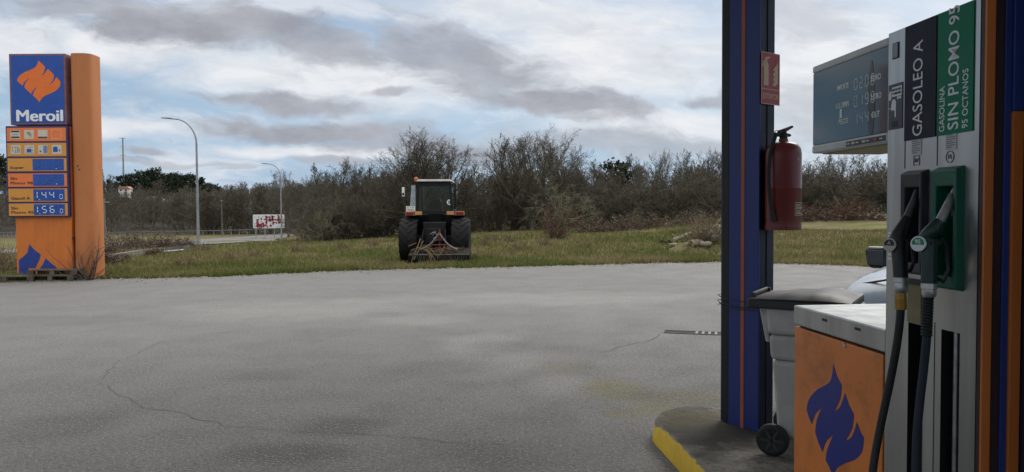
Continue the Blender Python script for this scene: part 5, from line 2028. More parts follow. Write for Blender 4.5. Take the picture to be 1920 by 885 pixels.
# wire grille behind the rear window
m0 = MB()
gx0, gx1, gz0, gz1 = xbl + pw, xb_ - pw, cz0 + 0.07, cz1 - 0.16
k = 0
xx = gx0 + 0.03
while xx < gx1:
    m0.box(xx - 0.004, xx + 0.004, yr + 0.05, yr + 0.058, gz0, gz1)
    xx += 0.062
zz = gz0 + 0.03
while zz < gz1:
    m0.box(gx0, gx1, yr + 0.0585, yr + 0.066, zz - 0.004, zz + 0.004)
    zz += 0.058
m0.build('wire_grille', mat('grille_wire', (0.02, 0.03, 0.028), 0.5), rwn)
m0 = MB()
m0.tube([(tx(810.5), yr - 0.012, tz(352)), (tx(796), yr - 0.012, tz(376))], 0.008, 5)
m0.build('wiper', M['dark'], rwn)
m0 = MB()
m0.box(xbl + 0.05, xb_ - 0.07, yf + 0.02, yf + 0.026, cz0 + 0.05, cz1 - 0.02)
m0.build('front_window', cg, tr)
m0 = MB()
sx0 = tx(845)
m0.lathe([(0, yr + 0.022), (0.092, yr + 0.022), (0.092, yr + 0.028)], 24, axis='y', c=(sx0, 0, tz(379.5)))
ssk = m0.build('speed_sticker', M['white'], rwn)
m0 = MB()
text_on(m0, '30', sx0 - 0.055, tz(379.5), yr + 0.0205, 0.1, 0.03, fit=(0.11, 0.11))
m0.build('lettering', M['dark'], ssk)
# seat and steering column
m0 = MB()
m0.prism([(tx(803), cz0 - 0.05), (tx(830), cz0 - 0.05), (tx(829), tz(379)), (tx(826), tz(374)), (tx(808), tz(374)), (tx(804), tz(379))], 0.15, 0.30)
m0.box(tx(803), tx(830), 0.3, 0.7, cz0 - 0.05, cz0 + 0.1)
m0.build('seat', M['dark'], tr, bevel=0.04)
m0 = MB()
m0.lathe([(0.17, -0.012), (0.195, 0.0), (0.17, 0.012), (0.17, -0.012)], 20, axis='z', c=(tx(822), 0.85, cz0 + 0.22))
m0.tube([(tx(822), 0.85, cz0 + 0.22), (tx(822), 1.05, cz0 - 0.05)], 0.03, 8)
m0.build('steering_wheel', M['dark'], tr)
# side windows: the left one stands ajar
m0 = MB()
m0.prism([(tx(774), tz(347.5)), (tx(781.3), tz(347.5)), (tx(781.3), tz(386)), (tx(771), tz(386))], yr + 0.10, yr + 0.125)
m0.build('side_window', mat('pale_side_glass', (0.30, 0.36, 0.37), 0.15, spec=0.8), tr)
# mirror on its arm, beacon
m0 = MB()
m0.tube([(tx(782), yr + 0.3, tz(347)), (tx(758), yr + 0.3, tz(347.5)), (tx(757.5), yr + 0.28, tz(353))], 0.013, 6)
m0.build('mirror_arm', M['dark'], tr)
m0 = MB()
m0.box(tx(754.8), tx(759.8), yr + 0.24, yr + 0.29, tz(368.5), tz(351))
mi = m0.build('mirror', M['white'], tr, bevel=0.02)
m0 = MB()
m0.box(tx(755.6), tx(759.0), yr + 0.232, yr + 0.2385, tz(366), tz(361))
m0.build('mirror_glass', M['glassdark'], mi)
m0 = MB()
m0.lathe([(0, 0.0), (0.06, 0.0), (0.072, 0.02), (0.07, 0.10), (0.05, 0.145), (0.0, 0.155)], 16, c=(tx(782), yr + 0.2, tz(340.5)))
m0.build('beacon', mat('beacon_orange', (0.45, 0.12, 0.02), 0.25, spec=0.7), tr, smooth=True)
m0 = MB()
m0.tube([(tx(782), yr + 0.2, tz(351)), (tx(782), yr + 0.2, tz(340.5))], 0.02, 6)
m0.build('beacon_post', M['dark'], tr)
# lights and plate
for s, (a, b, c, d, e, f) in ((1, (763.5, 779, 764.5, 778, 781, 794.5)), (-1, (856, 872.5, 857.5, 871, 840, 853))):
    m0 = MB()
    m0.box(tx(a), tx(b), yr - 0.10, yr - 0.02, tz(404), tz(396.2))
    tl = m0.build('tail_light', mat('bracket_orange', (0.36, 0.17, 0.06), 0.5), tr, bevel=0.008)
    m0 = MB()
    m0.box(tx(c), tx(d), yr - 0.115, yr - 0.101, tz(403), tz(397.6))
    m0.build('red_lens', mat('red_lens', (0.18, 0.012, 0.012), 0.25), tl, bevel=0.004)
    m0 = MB()
    m0.box(tx(e), tx(f), yr - 0.09, yr - 0.03, tz(402.8), tz(396.4))
    m0.build('indicator', mat('amber_lens', (0.50, 0.24, 0.08), 0.35), tr, bevel=0.008)
m0 = MB()
m0.box(tx(764.6), tx(781.4), yr - 0.02, yr - 0.005, tz(396), tz(386.3))
npl = m0.build('number_plate', M['white'], tr)
m0 = MB()
text_on(m0, 'C 1 R', tx(766.5), tz(389), yr - 0.0215, 0.1, 0.02, fit=(tx(779.5) - tx(766.5), 0.055))
text_on(m0, '9060', tx(766.5), tz(393.5), yr - 0.0215, 0.1, 0.02, fit=(tx(779.5) - tx(766.5), 0.055))
m0.build('lettering', mat('plate_ink', (0.06, 0.06, 0.06), 0.6), npl)
# lift arms and top link
for s in (-1, 1):
    m0 = MB()
    m0.tube([(s * 0.30, -0.2, 0.62), (s * 0.42, -1.0, 0.48)], 0.035, 6)
    m0.tube([(s * 0.36, -0.3, 1.12), (s * 0.40, -0.75, 0.55)], 0.022, 6)
    m0.build('lift_arm', blackp, tr)
m0 = MB()
m0.tube([(0.04, -0.42, 1.0), (0.05, -1.0, 1.02)], 0.025, 6)
m0.build('top_link', M['zinc'], tr)

# ---------------------------------------------------------------- rotary tiller on the linkage
tq = gnd(824, 496.5)
RY = tq.y + 0.30
til = thing('rotary_tiller', 'black and red rotary tiller mounted behind the tractor', 'farm implement', (tq.x, RY, terrain(tq.x, RY)), 0)
K2 = (tq.y + 0.1) / F_PX
ax = lambda u: (u - 824) * K2
azv = lambda v: at(824, v, tq.y + 0.1).z - til.location.z
tb_ = mat('tiller_black', (0.010, 0.0095, 0.009), 0.85, var=0.3, dirt=(0.04, 0.03, 0.02), damt=0.5, dscale=5, spec=0.15)
rust = mat('red_frame', (0.10, 0.022, 0.018), 0.6, var=0.3, dirt=(0.08, 0.04, 0.03), damt=0.5)
m0 = MB()
m0.prism([(-0.50, azv(479)), (-0.48, azv(476)), (0.25, azv(466)), (0.6, azv(470)), (0.62, azv(482)), (0.3, azv(474)), (-0.4, azv(482))], ax(769), ax(880), 'yz')
m0.build('hood', tb_, til, bevel=0.01)
m0 = MB()
m0.prism([(-0.56, azv(477)), (-0.50, azv(477)), (-0.44, azv(489)), (-0.40, 0.02), (-0.46, 0.02), (-0.52, azv(489))], ax(770), ax(879), 'yz')
m0.build('rear_flap', tb_, til, bevel=0.01)
m0 = MB()
m0.box(ax(769), ax(880), -0.57, -0.52, azv(477.6), azv(475.2))
m0.build('worn_edge', mat('worn_edge', (0.10, 0.095, 0.085), 0.6, metal=0.3, var=0.3), til, bevel=0.006)
m0 = MB()
rg = random.Random(5)
u = 775
while u < 877:
    hgt = rg.uniform(3, 7)
    m0.box(ax(u), ax(u + 1.6), -0.575 - 0.001 * rg.random(), -0.56, azv(480 + hgt), azv(479))
    u += rg.uniform(2.6, 4.6)
m0.build('tines', mat('tine_steel', (0.055, 0.052, 0.05), 0.5, metal=0.5), til)
for uu in (768, 880):
    m0 = MB()
    m0.prism([(-0.50, 0.03), (0.28, 0.03), (0.32, 0.40), (0.2, azv(470)), (-0.45, azv(477))], ax(uu) - 0.015, ax(uu) + 0.015, 'yz')
    m0.build('side_plate', tb_, til)
m0 = MB()
ap = (ax(821), 0.30, azv(437))
for uu, vv in ((800, 470), (845, 470)):
    m0.tube([ap, (ax(uu), 0.0, azv(vv))], 0.028, 6)
m0.tube([(ax(821), 0.35, azv(431)), (ax(821), 0.30, azv(468))], 0.04, 6)
m0.box(ax(816), ax(827), 0.22, 0.32, azv(452), azv(444))
m0.tube([(ax(806), 0.1, azv(460)), (ax(838), 0.1, azv(460))], 0.025, 6)
m0.build('headstock', rust, til)
m0 = MB()
m0.tube([(ax(823), -0.05, azv(474)), (ax(823), 0.25, azv(474))], 0.15, 14)
m0.build('gearbox', mat('gearbox_rust', (0.11, 0.05, 0.04), 0.7, var=0.3), til, smooth=True, auto=40)
chm = mat('chain_steel', (0.20, 0.19, 0.18), 0.45, metal=0.6, var=0.3, scale=30)
for (uu, vv) in ((789, 467), (858, 467)):
    m0 = MB()
    a = Vector((ax(821), 0.22, azv(438)))
    b = Vector((ax(uu), -0.35, azv(vv)))
    nl = 20
    for k in range(nl):
        p0, p1 = a.lerp(b, k / nl), a.lerp(b, (k + 1.25) / nl)
        sag = lambda p, f: p - Vector((0, 0, 0.10 * math.sin(math.pi * f)))
        p0, p1 = sag(p0, k / nl), sag(p1, min(1, (k + 1.25) / nl))
        m0.tube([p0, p0.lerp(p1, .5), p1], [(0.012, 0.03), (0.035, 0.012) if k % 2 else (0.012, 0.035), (0.012, 0.03)], 6)
    m0.build('chain', chm, til)
# cut branches lying over the tiller
br = thing('branch_bundle', 'bundle of cut brown branches lying over the tiller', 'branches', (tq.x, RY, til.location.z), 0)
m0 = MB()
rg = random.Random(8)
sticks = [[(786, 448, .1), (783, 462, -.2), (778, 478, -.55), (772, 496, -.75)], [(792, 452, .0), (786, 468, -.3), (779, 485, -.7)], [(779, 464, 0), (800, 468, -.4), (812, 480, -.75), (815, 496, -.85)], [(786, 464, 0), (805, 470, -.4), (818, 484, -.8), (823, 497, -.9)],
          [(792, 463, 0), (806, 465, -.3), (822, 478, -.7)], [(832, 462, 0), (829, 472, -.4), (822, 482, -.7)], [(770, 470, -.2), (790, 462, .1), (806, 459, .2)], [(764, 462, 0), (778, 456, .1)], [(800, 466, -.2), (808, 480, -.6), (812, 495, -.8)]]
for sk in sticks:
    pts = [(ax(u), y, azv(v)) for u, v, y in sk]
    m0.tube(pts, [0.020, 0.017, 0.013, 0.008][:len(pts)], 6)
for k in range(170):
    u0 = rg.uniform(776, 874)
    v0 = rg.uniform(464, 474) + 0.02 * abs(u0 - 824)
    dx_, dv = rg.uniform(-14, 14), rg.uniform(-3, 5)
    y0 = rg.uniform(-0.45, 0.25)
    m0.tube([(ax(u0), y0, azv(v0)), (ax(u0 + dx_ / 2), y0 - .03, azv(v0 + dv / 2 - 1)), (ax(u0 + dx_), y0 - .05, azv(v0 + dv))], [0.008, 0.006, 0.004], 4)
m0.build('sticks', leafmat('cut_sticks', [(0.05, 0.032, 0.02), (0.14, 0.085, 0.045), (0.11, 0.095, 0.05)], 0.8, 3.0), br, smooth=True)

# ---------------------------------------------------------------- rubble heap of logs and stones on the right
HX = lambda u, v: hit(u, v)


def log(label, u0, v0, u1, v1, r, mt_):
    a, b = HX(u0, v0), HX(u1, v1)
    a.z += r * 0.8
    b.z += r * 0.8
    t = thing('log', label, 'log', tuple(a), 0, 'logs in the heap')
    L = (b - a)
    mb = MB()
    prof = [1.0, 1.04, 0.95, 1.02, 0.93, 0.97]
    pts = [L * (k / 5) + Vector((0, 0, 0.02 * math.sin(k * 2.1))) for k in range(6)]
    mb.tube(pts, [(r * p * 1.05, r * p * 0.95) for p in prof], 11)
    mb.build('bark', mt_, t, smooth=True)
    mb = MB()
    d = L.normalized()
    mb.tube([-d * 0.012, -d * 0.002], r * 0.93, 11)
    mb.build('cut_face', mat('cut_wood', (0.30, 0.22, 0.13), 0.8, var=0.2), t)


barkp = mat('log_bark', (0.20, 0.16, 0.11), 0.9, var=0.3, scale=12, bump=0.5, bscale=30)
barkd = mat('log_dark', (0.085, 0.07, 0.05), 0.9, var=0.35, scale=12, bump=0.5, bscale=30)
log('pale log lying lowest on the left of the rubble heap', 1258, 463, 1292, 462, 0.085, barkp)
log('short pale log end-on at the middle foot of the rubble heap', 1298, 464, 1312, 461, 0.15, barkp)
log('pale grey log right of the short one at the heap foot', 1313, 463, 1332, 463, 0.12, mat('log_grey', (0.22, 0.19, 0.15), 0.9, var=0.3, scale=12))
log('dark log slanting up the left side of the heap', 1262, 455, 1296, 440, 0.10, barkd)
log('mossy log behind the stone on the heap', 1308, 440, 1336, 446, 0.10, mat('log_moss', (0.13, 0.13, 0.06), 0.9, var=0.3, scale=12))


def stone(name, label, u, v, w_, h_, cat, mt_, seed, group=None):
    p = HX(u, v)
    bm = bmesh.new()
    bmesh.ops.create_icosphere(bm, subdivisions=2, radius=1)
    rr = random.Random(seed)
    ph = [rr.uniform(0, 6) for _ in range(6)]
    for vv in bm.verts:
        c = vv.co
        k = 1 + 0.16 * math.sin(c.x * 2.3 + ph[0]) + 0.14 * math.sin(c.y * 2.9 + ph[1]) + 0.12 * math.sin(c.z * 3.1 + ph[2]) + 0.05 * math.sin(c.x * 7 + ph[3]) * math.sin(c.z * 6 + ph[4])
        k += 0.10 * rr.uniform(-1, 1)
        vv.co = Vector((c.x * w_ * k, c.y * w_ * 0.8 * k, max(-0.5, c.z) * h_ * k))
    me = bpy.data.meshes.new(name)
    bm.to_mesh(me)
    bm.free()
    for f in me.polygons:
        f.use_smooth = False
    o = link(name, me, mt_, None, (p.x, p.y, p.z + h_ * 0.35))
    return tag(o, label, cat, group)


stm = mat('field_stone', (0.17, 0.155, 0.13), 0.9, var=0.25, scale=4, bump=0.5, bscale=18, dirt=(0.1, 0.1, 0.06), damt=0.6)
stone('rock', 'large pale squared stone on the right of the heap beside the pillar', 1344, 437, 0.34, 0.30, 'stone', stm, 1, 'stones in the heap')
stone('rock', 'grey leaning stone at the top of the rubble heap', 1318, 437, 0.30, 0.20, 'stone', mat('dark_stone', (0.12, 0.12, 0.12), 0.9, var=0.3), 2, 'stones in the heap')
stone('rock', 'pale wedge of stone below the squared stone in the heap', 1333, 448, 0.26, 0.24, 'stone', stm, 3, 'stones in the heap')
stone('rock', 'small pale stone lying in the grass right of the pillar', 1466, 443, 0.18, 0.09, 'stone', stm, 4, 'loose stones')
stone('rock', 'flat pale stone on the grass left of the heap', 1206, 474, 0.10, 0.05, 'stone', stm, 5, 'loose stones')
stone('rock', 'bleached stone beside the foot of the far lamp', 497, 453, 0.8, 0.14, 'stone', stm, 6, 'loose stones')
m0 = MB()
a = HX(1240, 458)
for u0, v0, u1, v1 in ((1236, 455, 1240, 450), (1240, 450, 1247, 452), (1247, 452, 1251, 459), (1240, 451, 1243, 459), (1252, 452, 1262, 455), (1256, 450, 1252, 452), (1262, 455, 1266, 463)):
    p0, p1 = HX(u0, 460), HX(u1, 460)
    z0, z1 = at(u0, v0, p0.y).z, at(u1, v1, p0.y).z
    m0.tube([(p0.x, p0.y, z0), (p1.x, p0.y, z1)], 0.045, 6)
tag(m0.build('twisted_iron', mat('rusty_iron', (0.05, 0.028, 0.02), 0.8)), 'bent dark rusty iron frame lying left of the logs', 'scrap iron')
# ---------------------------------------------------------------- bare trees


def tubes_np(lines, sides):
    """list of (points Nx3, radii N) -> vertices, quads"""
    V, Fq, off = [], [], 0
    ang = np.arange(sides) * (2 * np.pi / sides)
    ca, sa = np.cos(ang), np.sin(ang)
    for P, R in lines:
        n = len(P)
        t = P[-1] - P[0]
        t = t / (np.linalg.norm(t) + 1e-9)
        ref = np.array([0, 0, 1.0]) if abs(t[2]) < 0.85 else np.array([1.0, 0, 0])
        a = np.cross(t, ref)
        a /= np.linalg.norm(a)
        b = np.cross(t, a)
        ring = ca[:, None] * a + sa[:, None] * b
        V.append((P[:, None, :] + R[:, None, None] * ring[None]).reshape(-1, 3))
        k = np.arange(sides)
        k2 = (k + 1) % sides
        for i in range(n - 1):
            o = off + i * sides
            Fq.append(np.stack([o + k, o + k2, o + sides + k2, o + sides + k], 1))
        off += n * sides
    return np.concatenate(V), np.concatenate(Fq)


class Tree:
    def __init__(s, seed, H, trunk=0.35, r0=0.16, spread=1.0, n1=11, n2=8, n3=7, n4=4, low=0.25, up=0.25, elev=(15, 75), twig=0.011, lean=0.0, droop=0.0, leader=True, wig=0.16):
        R = s.R = np.random.RandomState(seed)
        s.tr, s.limb, s.tw = [], [], []
        s.wig = wig
        d0 = np.array([lean, R.uniform(-.06, .06), 1.0])
        top = H * (0.86 if leader else trunk)
        P, _ = s.line(np.zeros(3), d0, top, 8, wig * 0.5, 0.12)
        tt = np.linspace(0, 1, len(P))
        Rr = r0 * (1 - 0.86 * tt) if leader else r0 * (1 - 0.45 * tt)
        Rr[0] *= 1.35
        s.tr.append((P, Rr))
        ga = R.uniform(0, 6)
        for i in range(n1):
            f = (i + R.uniform(0, 0.8)) / n1
            t = low + (0.98 - low) * f if leader else 0.75 + 0.25 * f
            k = min(len(P) - 1.001, t * (len(P) - 1))
            p = P[int(k)] + (P[int(k) + 1] - P[int(k)]) * (k % 1)
            az = ga + i * 2.4 + R.uniform(-.4, .4)
            el = rad(elev[0] + (elev[1] - elev[0]) * f ** 0.8 + R.uniform(-10, 10))
            d = np.array([math.cos(az) * math.cos(el), math.sin(az) * math.cos(el), math.sin(el)])
            # crown outline: rounded
            if leader:
                L = H * spread * (0.20 + 0.32 * math.sin(math.pi * min(1, 0.25 + 0.62 * f)))
            else:
                L = H * (1 - trunk) * spread * R.uniform(0.75, 1.0)
            rl = r0 * (0.42 - 0.22 * f if leader else 0.55) * R.uniform(0.8, 1.15)
            s.branch(p, d, L, rl, 1, (n2, n3, n4), up, twig, droop)

    def line(s, p, d, L, n, wig, up):
        P = [p]
        d = d / np.linalg.norm(d)
        W_ = s.R.randn(n, 3) * wig
        for i in range(n):
            d = d + W_[i]
            d[2] += up * 0.35
            d = d / np.linalg.norm(d)
            p = p + d * (L / n)
            P.append(p)
        return np.array(P), d

    def branch(s, p, d, L, r, level, ns, up, twig, droop):
        R = s.R
        n = (0, 7, 5, 4, 3)[level]
        P, _ = s.line(p, d, L, n, s.wig * (0.9, 0.9, 1.2, 1.4, 1.5)[level], up - droop * (level > 1))
        tt = np.linspace(0, 1, n + 1)
        r1 = max(r * 0.25, twig * 0.6)
        Rr = r + (r1 - r) * tt
        (s.limb if level < 3 else s.tw).append((P, Rr))
        if level >= 4 or level - 1 >= len(ns):
            return
        nc = ns[level - 1]
        for j in range(nc):
            t = 0.22 + 0.78 * (j + R.uniform(0, 0.9)) / nc
            k = min(n - 0.001, t * n)
            q = P[int(k)] + (P[int(k) + 1] - P[int(k)]) * (k % 1)
            par = P[int(k) + 1] - P[int(k)]
            par = par / np.linalg.norm(par)
            rv = R.randn(3)
            rv -= par * rv.dot(par)
            rv /= np.linalg.norm(rv) + 1e-9
            dev = rad(R.uniform(28, 62))
            dd = par * math.cos(dev) + rv * math.sin(dev)
            LL = L * R.uniform(0.30, 0.55) * (1.15 - 0.5 * t)
            rr = max(twig, (r + (r1 - r) * t) * 0.55)
            s.branch(q, dd, LL, rr, level + 1, ns, up, twig, droop)

    def meshes(s, name, bark, twigm, lowpoly=False):
        v, f = tubes_np(s.tr, 8)
        a = mesh_np(name + '_trunk', v, f, True)
        a.materials.append(bark)
        v1, f1 = tubes_np(s.limb, 5)
        v2, f2 = tubes_np(s.tw, 3)
        b = mesh_np(name + '_crown', np.concatenate([v1, v2]), np.concatenate([f1, f2 + len(v1)]), True)
        b.materials.append(twigm)
        return a, b

    def raw(s):
        v0, f0 = tubes_np(s.tr, 5)
        v1, f1 = tubes_np(s.limb, 3)
        v2, f2 = tubes_np(s.tw, 3)
        return np.concatenate([v0, v1, v2]), np.concatenate([f0, f1 + len(v0), f2 + len(v0) + len(v1)])


def barkmat(name, a, b, lich, lamt):
    m_ = bpy.data.materials.new(name)
    m_.use_nodes = True
    t = NT(m_.node_tree)
    out = t.n('ShaderNodeOutputMaterial')
    bs = t.n('ShaderNodeBsdfPrincipled')
    bs.inputs['Roughness'].default_value = 0.9
    bs.inputs['Specular IOR Level'].default_value = 0.15
    p = t.n('ShaderNodeNewGeometry').outputs['Position']
    c = t.mix(t.mapr(t.noise(p, 2.5, 4), 0.3, 0.7), a, b)
    c = t.mix(t.m('MULTIPLY', t.mapr(t.noise(p, 0.7, 6, 0.65), 0.46, 0.66), lamt), c, lich)
    t.put(bs.inputs['Base Color'], c)
    t.put(out.inputs[0], bs.outputs[0])
    return m_


BK = barkmat('bark', (0.075, 0.064, 0.050), (0.15, 0.13, 0.10), (0.18, 0.18, 0.10), 0.55)
TW = barkmat('twig', (0.062, 0.053, 0.043), (0.115, 0.10, 0.08), (0.13, 0.13, 0.075), 0.45)
TWL = barkmat('lichen_twig', (0.10, 0.094, 0.065), (0.16, 0.155, 0.10), (0.27, 0.265, 0.17), 0.6)
TWB = barkmat('brown_twig', (0.084, 0.073, 0.060), (0.146, 0.127, 0.103), (0.155, 0.14, 0.08), 0.4)
TWD = barkmat('dark_twig', (0.066, 0.058, 0.047), (0.115, 0.101, 0.081), (0.125, 0.125, 0.065), 0.5)

PROTO = {}
SPEC = {
    'oak': dict(seed=3, H=8.0, r0=0.30, spread=1.25, n1=20, n2=9, n3=8, n4=5, low=0.16, elev=(5, 80), up=0.26, twig=0.0088, wig=0.19),
    'wide': dict(seed=12, H=8.0, r0=0.26, spread=1.15, n1=11, n2=9, n3=8, n4=5, trunk=0.16, leader=False, elev=(40, 86), up=0.12, twig=0.0088, wig=0.17),
    'upright': dict(seed=21, H=8.0, r0=0.13, spread=0.62, n1=18, n2=7, n3=6, n4=4, low=0.15, elev=(35, 80), up=0.45, twig=0.009, wig=0.13),
    'slim': dict(seed=33, H=8.0, r0=0.11, spread=0.42, n1=18, n2=6, n3=6, n4=3, low=0.3, elev=(45, 82), up=0.5, twig=0.009, wig=0.11),
    'low': dict(seed=44, H=5.0, r0=0.10, spread=1.15, n1=13, n2=8, n3=7, n4=3, trunk=0.22, leader=False, elev=(8, 70), up=0.10, twig=0.012, droop=0.05, wig=0.26),
    'dense': dict(seed=52, H=7.0, r0=0.15, spread=0.95, n1=18, n2=8, n3=7, n4=4, low=0.08, elev=(15, 80), up=0.32, twig=0.009, wig=0.18),
    'scrub': dict(seed=63, H=4.0, r0=0.07, spread=1.0, n1=12, n2=8, n3=7, n4=3, trunk=0.08, leader=False, elev=(20, 80), up=0.2, twig=0.009, wig=0.2),
}
for k, sp_k in SPEC.items():
    PROTO[k] = Tree(**sp_k)
PH = {k: max(float(P[:, 2].max()) for P, _ in PROTO[k].tw) for k in PROTO}
MESH = {}


def plant(kind, twigm, u, vtop, Y, label, group=None, rz=None, ubase=None, wide=1.0, name='bare_tree', cat='tree'):
    key = (kind, twigm.name)
    if key not in MESH:
        MESH[key] = PROTO[kind].meshes(kind, BK, twigm)
    a, b = MESH[key]
    pb_ = at(u if ubase is None else ubase, 430, Y)
    g_ = terrain(pb_.x, Y) - 0.05
    hgt = at(u, vtop, Y).z - g_
    t = thing(name, label, cat, (pb_.x, Y, g_), random.Random(u * 7 + vtop).uniform(0, 6.28) if rz is None else rz, group)
    for nm, me in (('trunk', a), ('crown', b)):
        o = bpy.data.objects.new(nm, me)
        COL.objects.link(o)
        o.parent = t
    s_ = hgt / PH[kind]
    t.scale = (s_ * wide, s_ * wide, s_)
    return t


plant('oak', TW, 800, 238, 46, 'large round crowned bare tree rising directly behind the tractor', rz=1.0, wide=1.35)
plant('oak', TW, 762, 262, 47.5, 'round bare tree at the left shoulder of the large tree behind the tractor', rz=2.6, wide=1.2)
plant('oak', TW, 843, 262, 47.5, 'round bare tree at the right shoulder of the large tree behind the tractor', rz=4.6, wide=1.2)
plant('oak', TW, 962, 244, 48.5, 'twiggy bare tree left behind the tallest tree', rz=3.6, wide=1.15)
plant('oak', TW, 1040, 240, 48.5, 'twiggy bare tree right behind the tallest tree', rz=5.3, wide=1.15)
plant('wide', TW, 1000, 229, 46, 'tallest bare tree with many spreading limbs, right of the tractor', rz=0.3, wide=1.0)
plant('upright', TW, 935, 252, 48, 'narrow bare tree at the left shoulder of the tallest tree', rz=0.5, wide=1.2)
plant('wide', TW, 1065, 252, 47.5, 'bare tree at the right shoulder of the tallest tree', rz=2.2, wide=0.8)
plant('low', TWL, 1055, 318, 42.5, 'low spreading tree green with lichen behind the reddish sapling', rz=0.4, wide=1.0)
plant('low', TWL, 604, 362, 45, 'low pale lichen covered tree with spreading limbs right of the graffiti board', rz=3.4, wide=0.85)
plant('upright', TW, 622, 292, 52, 'tall bare tree with a fan top above the pale lichen tree', rz=2, wide=1.1)
plant('slim', TW, 655, 305, 55, 'first slim bare tree right of the fan topped tree', rz=3)
plant('slim', TW, 690, 304, 54, 'second slim bare tree right of the fan topped tree', rz=4.2, wide=1.2)
plant('dense', TW, 716, 330, 50, 'bushy bare tree just left of the tractor cab', rz=5, wide=0.9)
plant('dense', TWB, 541, 315, 82, 'brown tree still holding dead leaves behind the graffiti board', rz=1, wide=0.8)
plant('dense', TW, 885, 330, 49, 'bushy bare tree just right of the tractor cab', rz=2.5, wide=1.0)
plant('slim', TWL, 870, 300, 52, 'slim lichened tree between the round tree and the tallest tree', rz=2.9)
plant('dense', TW, 760, 318, 49, 'bare tree behind the left mirror of the tractor', rz=0.7, wide=1.1)
plant('low', TWL, 1190, 378, 44, 'small white twigged tree at the edge of the right hand wood', rz=1.9, wide=0.6)
plant('dense', TW, 596, 345, 52, 'dark twiggy tree just right of the far street lamp', rz=0.2, wide=1.0)
plant('dense', TWD, 670, 372, 46.5, 'low dark bushy tree left of the parked tractor', rz=2.2, wide=1.2)
plant('dense', TW, 1000, 350, 44.5, 'low twiggy tree standing before the tallest tree', rz=4.2, wide=1.1)
GW = 'bare trees along the right hand wood'
for i, (k, u, v, Y, wd) in enumerate([('upright', 1125, 294, 56, 1.2), ('dense', 1160, 330, 52, 1.1), ('upright', 1195, 284, 58, 1.3), ('oak', 1235, 278, 57, 0.9), ('upright', 1280, 280, 58, 1.3), ('oak', 1325, 275, 57, 0.8), ('dense', 1215, 345, 50, 1.2), ('dense', 1275, 348, 50, 1.2),
                                         ('dense', 1330, 340, 50, 1.2), ('upright', 1370, 282, 57, 1.3), ('oak', 1500, 292, 56, 0.9), ('upright', 1530, 286, 57, 1.3), ('oak', 1580, 284, 56, 0.9), ('upright', 1630, 280, 57, 1.3), ('oak', 1680, 284, 56, 0.9), ('dense', 1545, 345, 50, 1.2), ('dense', 1610, 340, 50, 1.2), ('dense', 1110, 350, 49, 1.1)]):
    plant(k, TW if i % 3 else TWB, u, v, Y, 'bare brown tree in the wood along the right side of the field', GW, wide=wd)
plant('dense', TWD, 566, 340, 76, 'bushy bare tree behind and just right of the far street lamp', rz=0.6, wide=1.1)
plant('upright', TW, 590, 322, 66, 'upright bare tree rising above the pale lichen tree on its left', rz=1.6, wide=1.2)
plant('dense', TW, 640, 318, 58, 'bushy bare tree below the first slim tree', rz=2.6, wide=1.1)
plant('dense', TW, 690, 322, 58, 'bushy bare tree below the second slim tree', rz=3.6, wide=1.1)
plant('slim', TW, 612, 302, 60, 'slim bare tree just left of the first slim tree', rz=5.1, wide=1.4)
plant('oak', TW, 668, 300, 59, 'rounded bare tree rising between the two slim trees', rz=1.2, wide=0.9)
plant('oak', TW, 712, 303, 57, 'rounded bare tree just left of the beacon of the tractor', rz=2.9, wide=0.9)
plant('dense', TW, 572, 328, 79, 'bushy bare tree set far back right of the far street lamp', rz=4.4, wide=1.0)
GL = 'bare trees between the lamps and the tractor'
for i, (k, u, v, Y, wd) in enumerate([('dense', 640, 350, 47, 1.1), ('upright', 735, 322, 56, 1.2), ('dense', 830, 340, 49, 1.1), ('dense', 945, 345, 47, 1.1), ('upright', 905, 318, 55, 1.1), ('slim', 1100, 318, 54, 1.2)]):
    plant(k, TW if i % 2 else TWD, u, v, Y, 'grey brown bare tree in the thicket on either side of the tractor', GL, wide=wd)


# woodland seen as one mass
def merged(name, mat_, items, kinds):
    raws = {k: PROTO_LOW[k] for k in kinds}
    Vs, Fs, off = [], [], 0
    for kind, x, y, z, s_, wd, rz in items:
        v, f = raws[kind]
        c, n_ = math.cos(rz), math.sin(rz)
        M3 = np.array([[c * s_ * wd, -n_ * s_ * wd, 0], [n_ * s_ * wd, c * s_ * wd, 0], [0, 0, s_]])
        Vs.append(v @ M3.T + np.array([x, y, z]))
        Fs.append(f + off)
        off += len(v)
    me = mesh_np(name, np.concatenate(Vs), np.concatenate(Fs), True)
    return link(name, me, mat_)


PROTO_LOW = {
    'a': Tree(71, 7.0, r0=0.12, spread=0.9, n1=13, n2=7, n3=6, n4=3, low=0.1, elev=(15, 80), up=0.35, twig=0.018, wig=0.18).raw(),
    'b': Tree(72, 8.0, r0=0.12, spread=0.6, n1=14, n2=6, n3=6, n4=3, low=0.15, elev=(35, 80), up=0.45, twig=0.018, wig=0.14).raw(),
    'c': Tree(73, 4.0, r0=0.06, spread=1.1, n1=10, n2=8, n3=6, n4=3, trunk=0.06, leader=False, elev=(15, 80), up=0.2, twig=0.014, wig=0.22).raw(),
}
PLH = {k: float(v[0][:, 2].max()) for k, v in PROTO_LOW.items()}
rg = random.Random(21)
# skyline of the near wood: (u, v) heights to stay under
SKYL = [(540, 360), (580, 340), (620, 325), (700, 322), (760, 300), (850, 310), (900, 325), (960, 300), (1080, 305), (1120, 312), (1200, 302), (1350, 298), (1500, 302), (1660, 298), (1900, 296), (2300, 300)]


def skyv(u):
    for (a, b), (c, d) in zip(SKYL[:-1], SKYL[1:]):
        if a <= u <= c:
            return b + (d - b) * (u - a) / (c - a)
    return 330


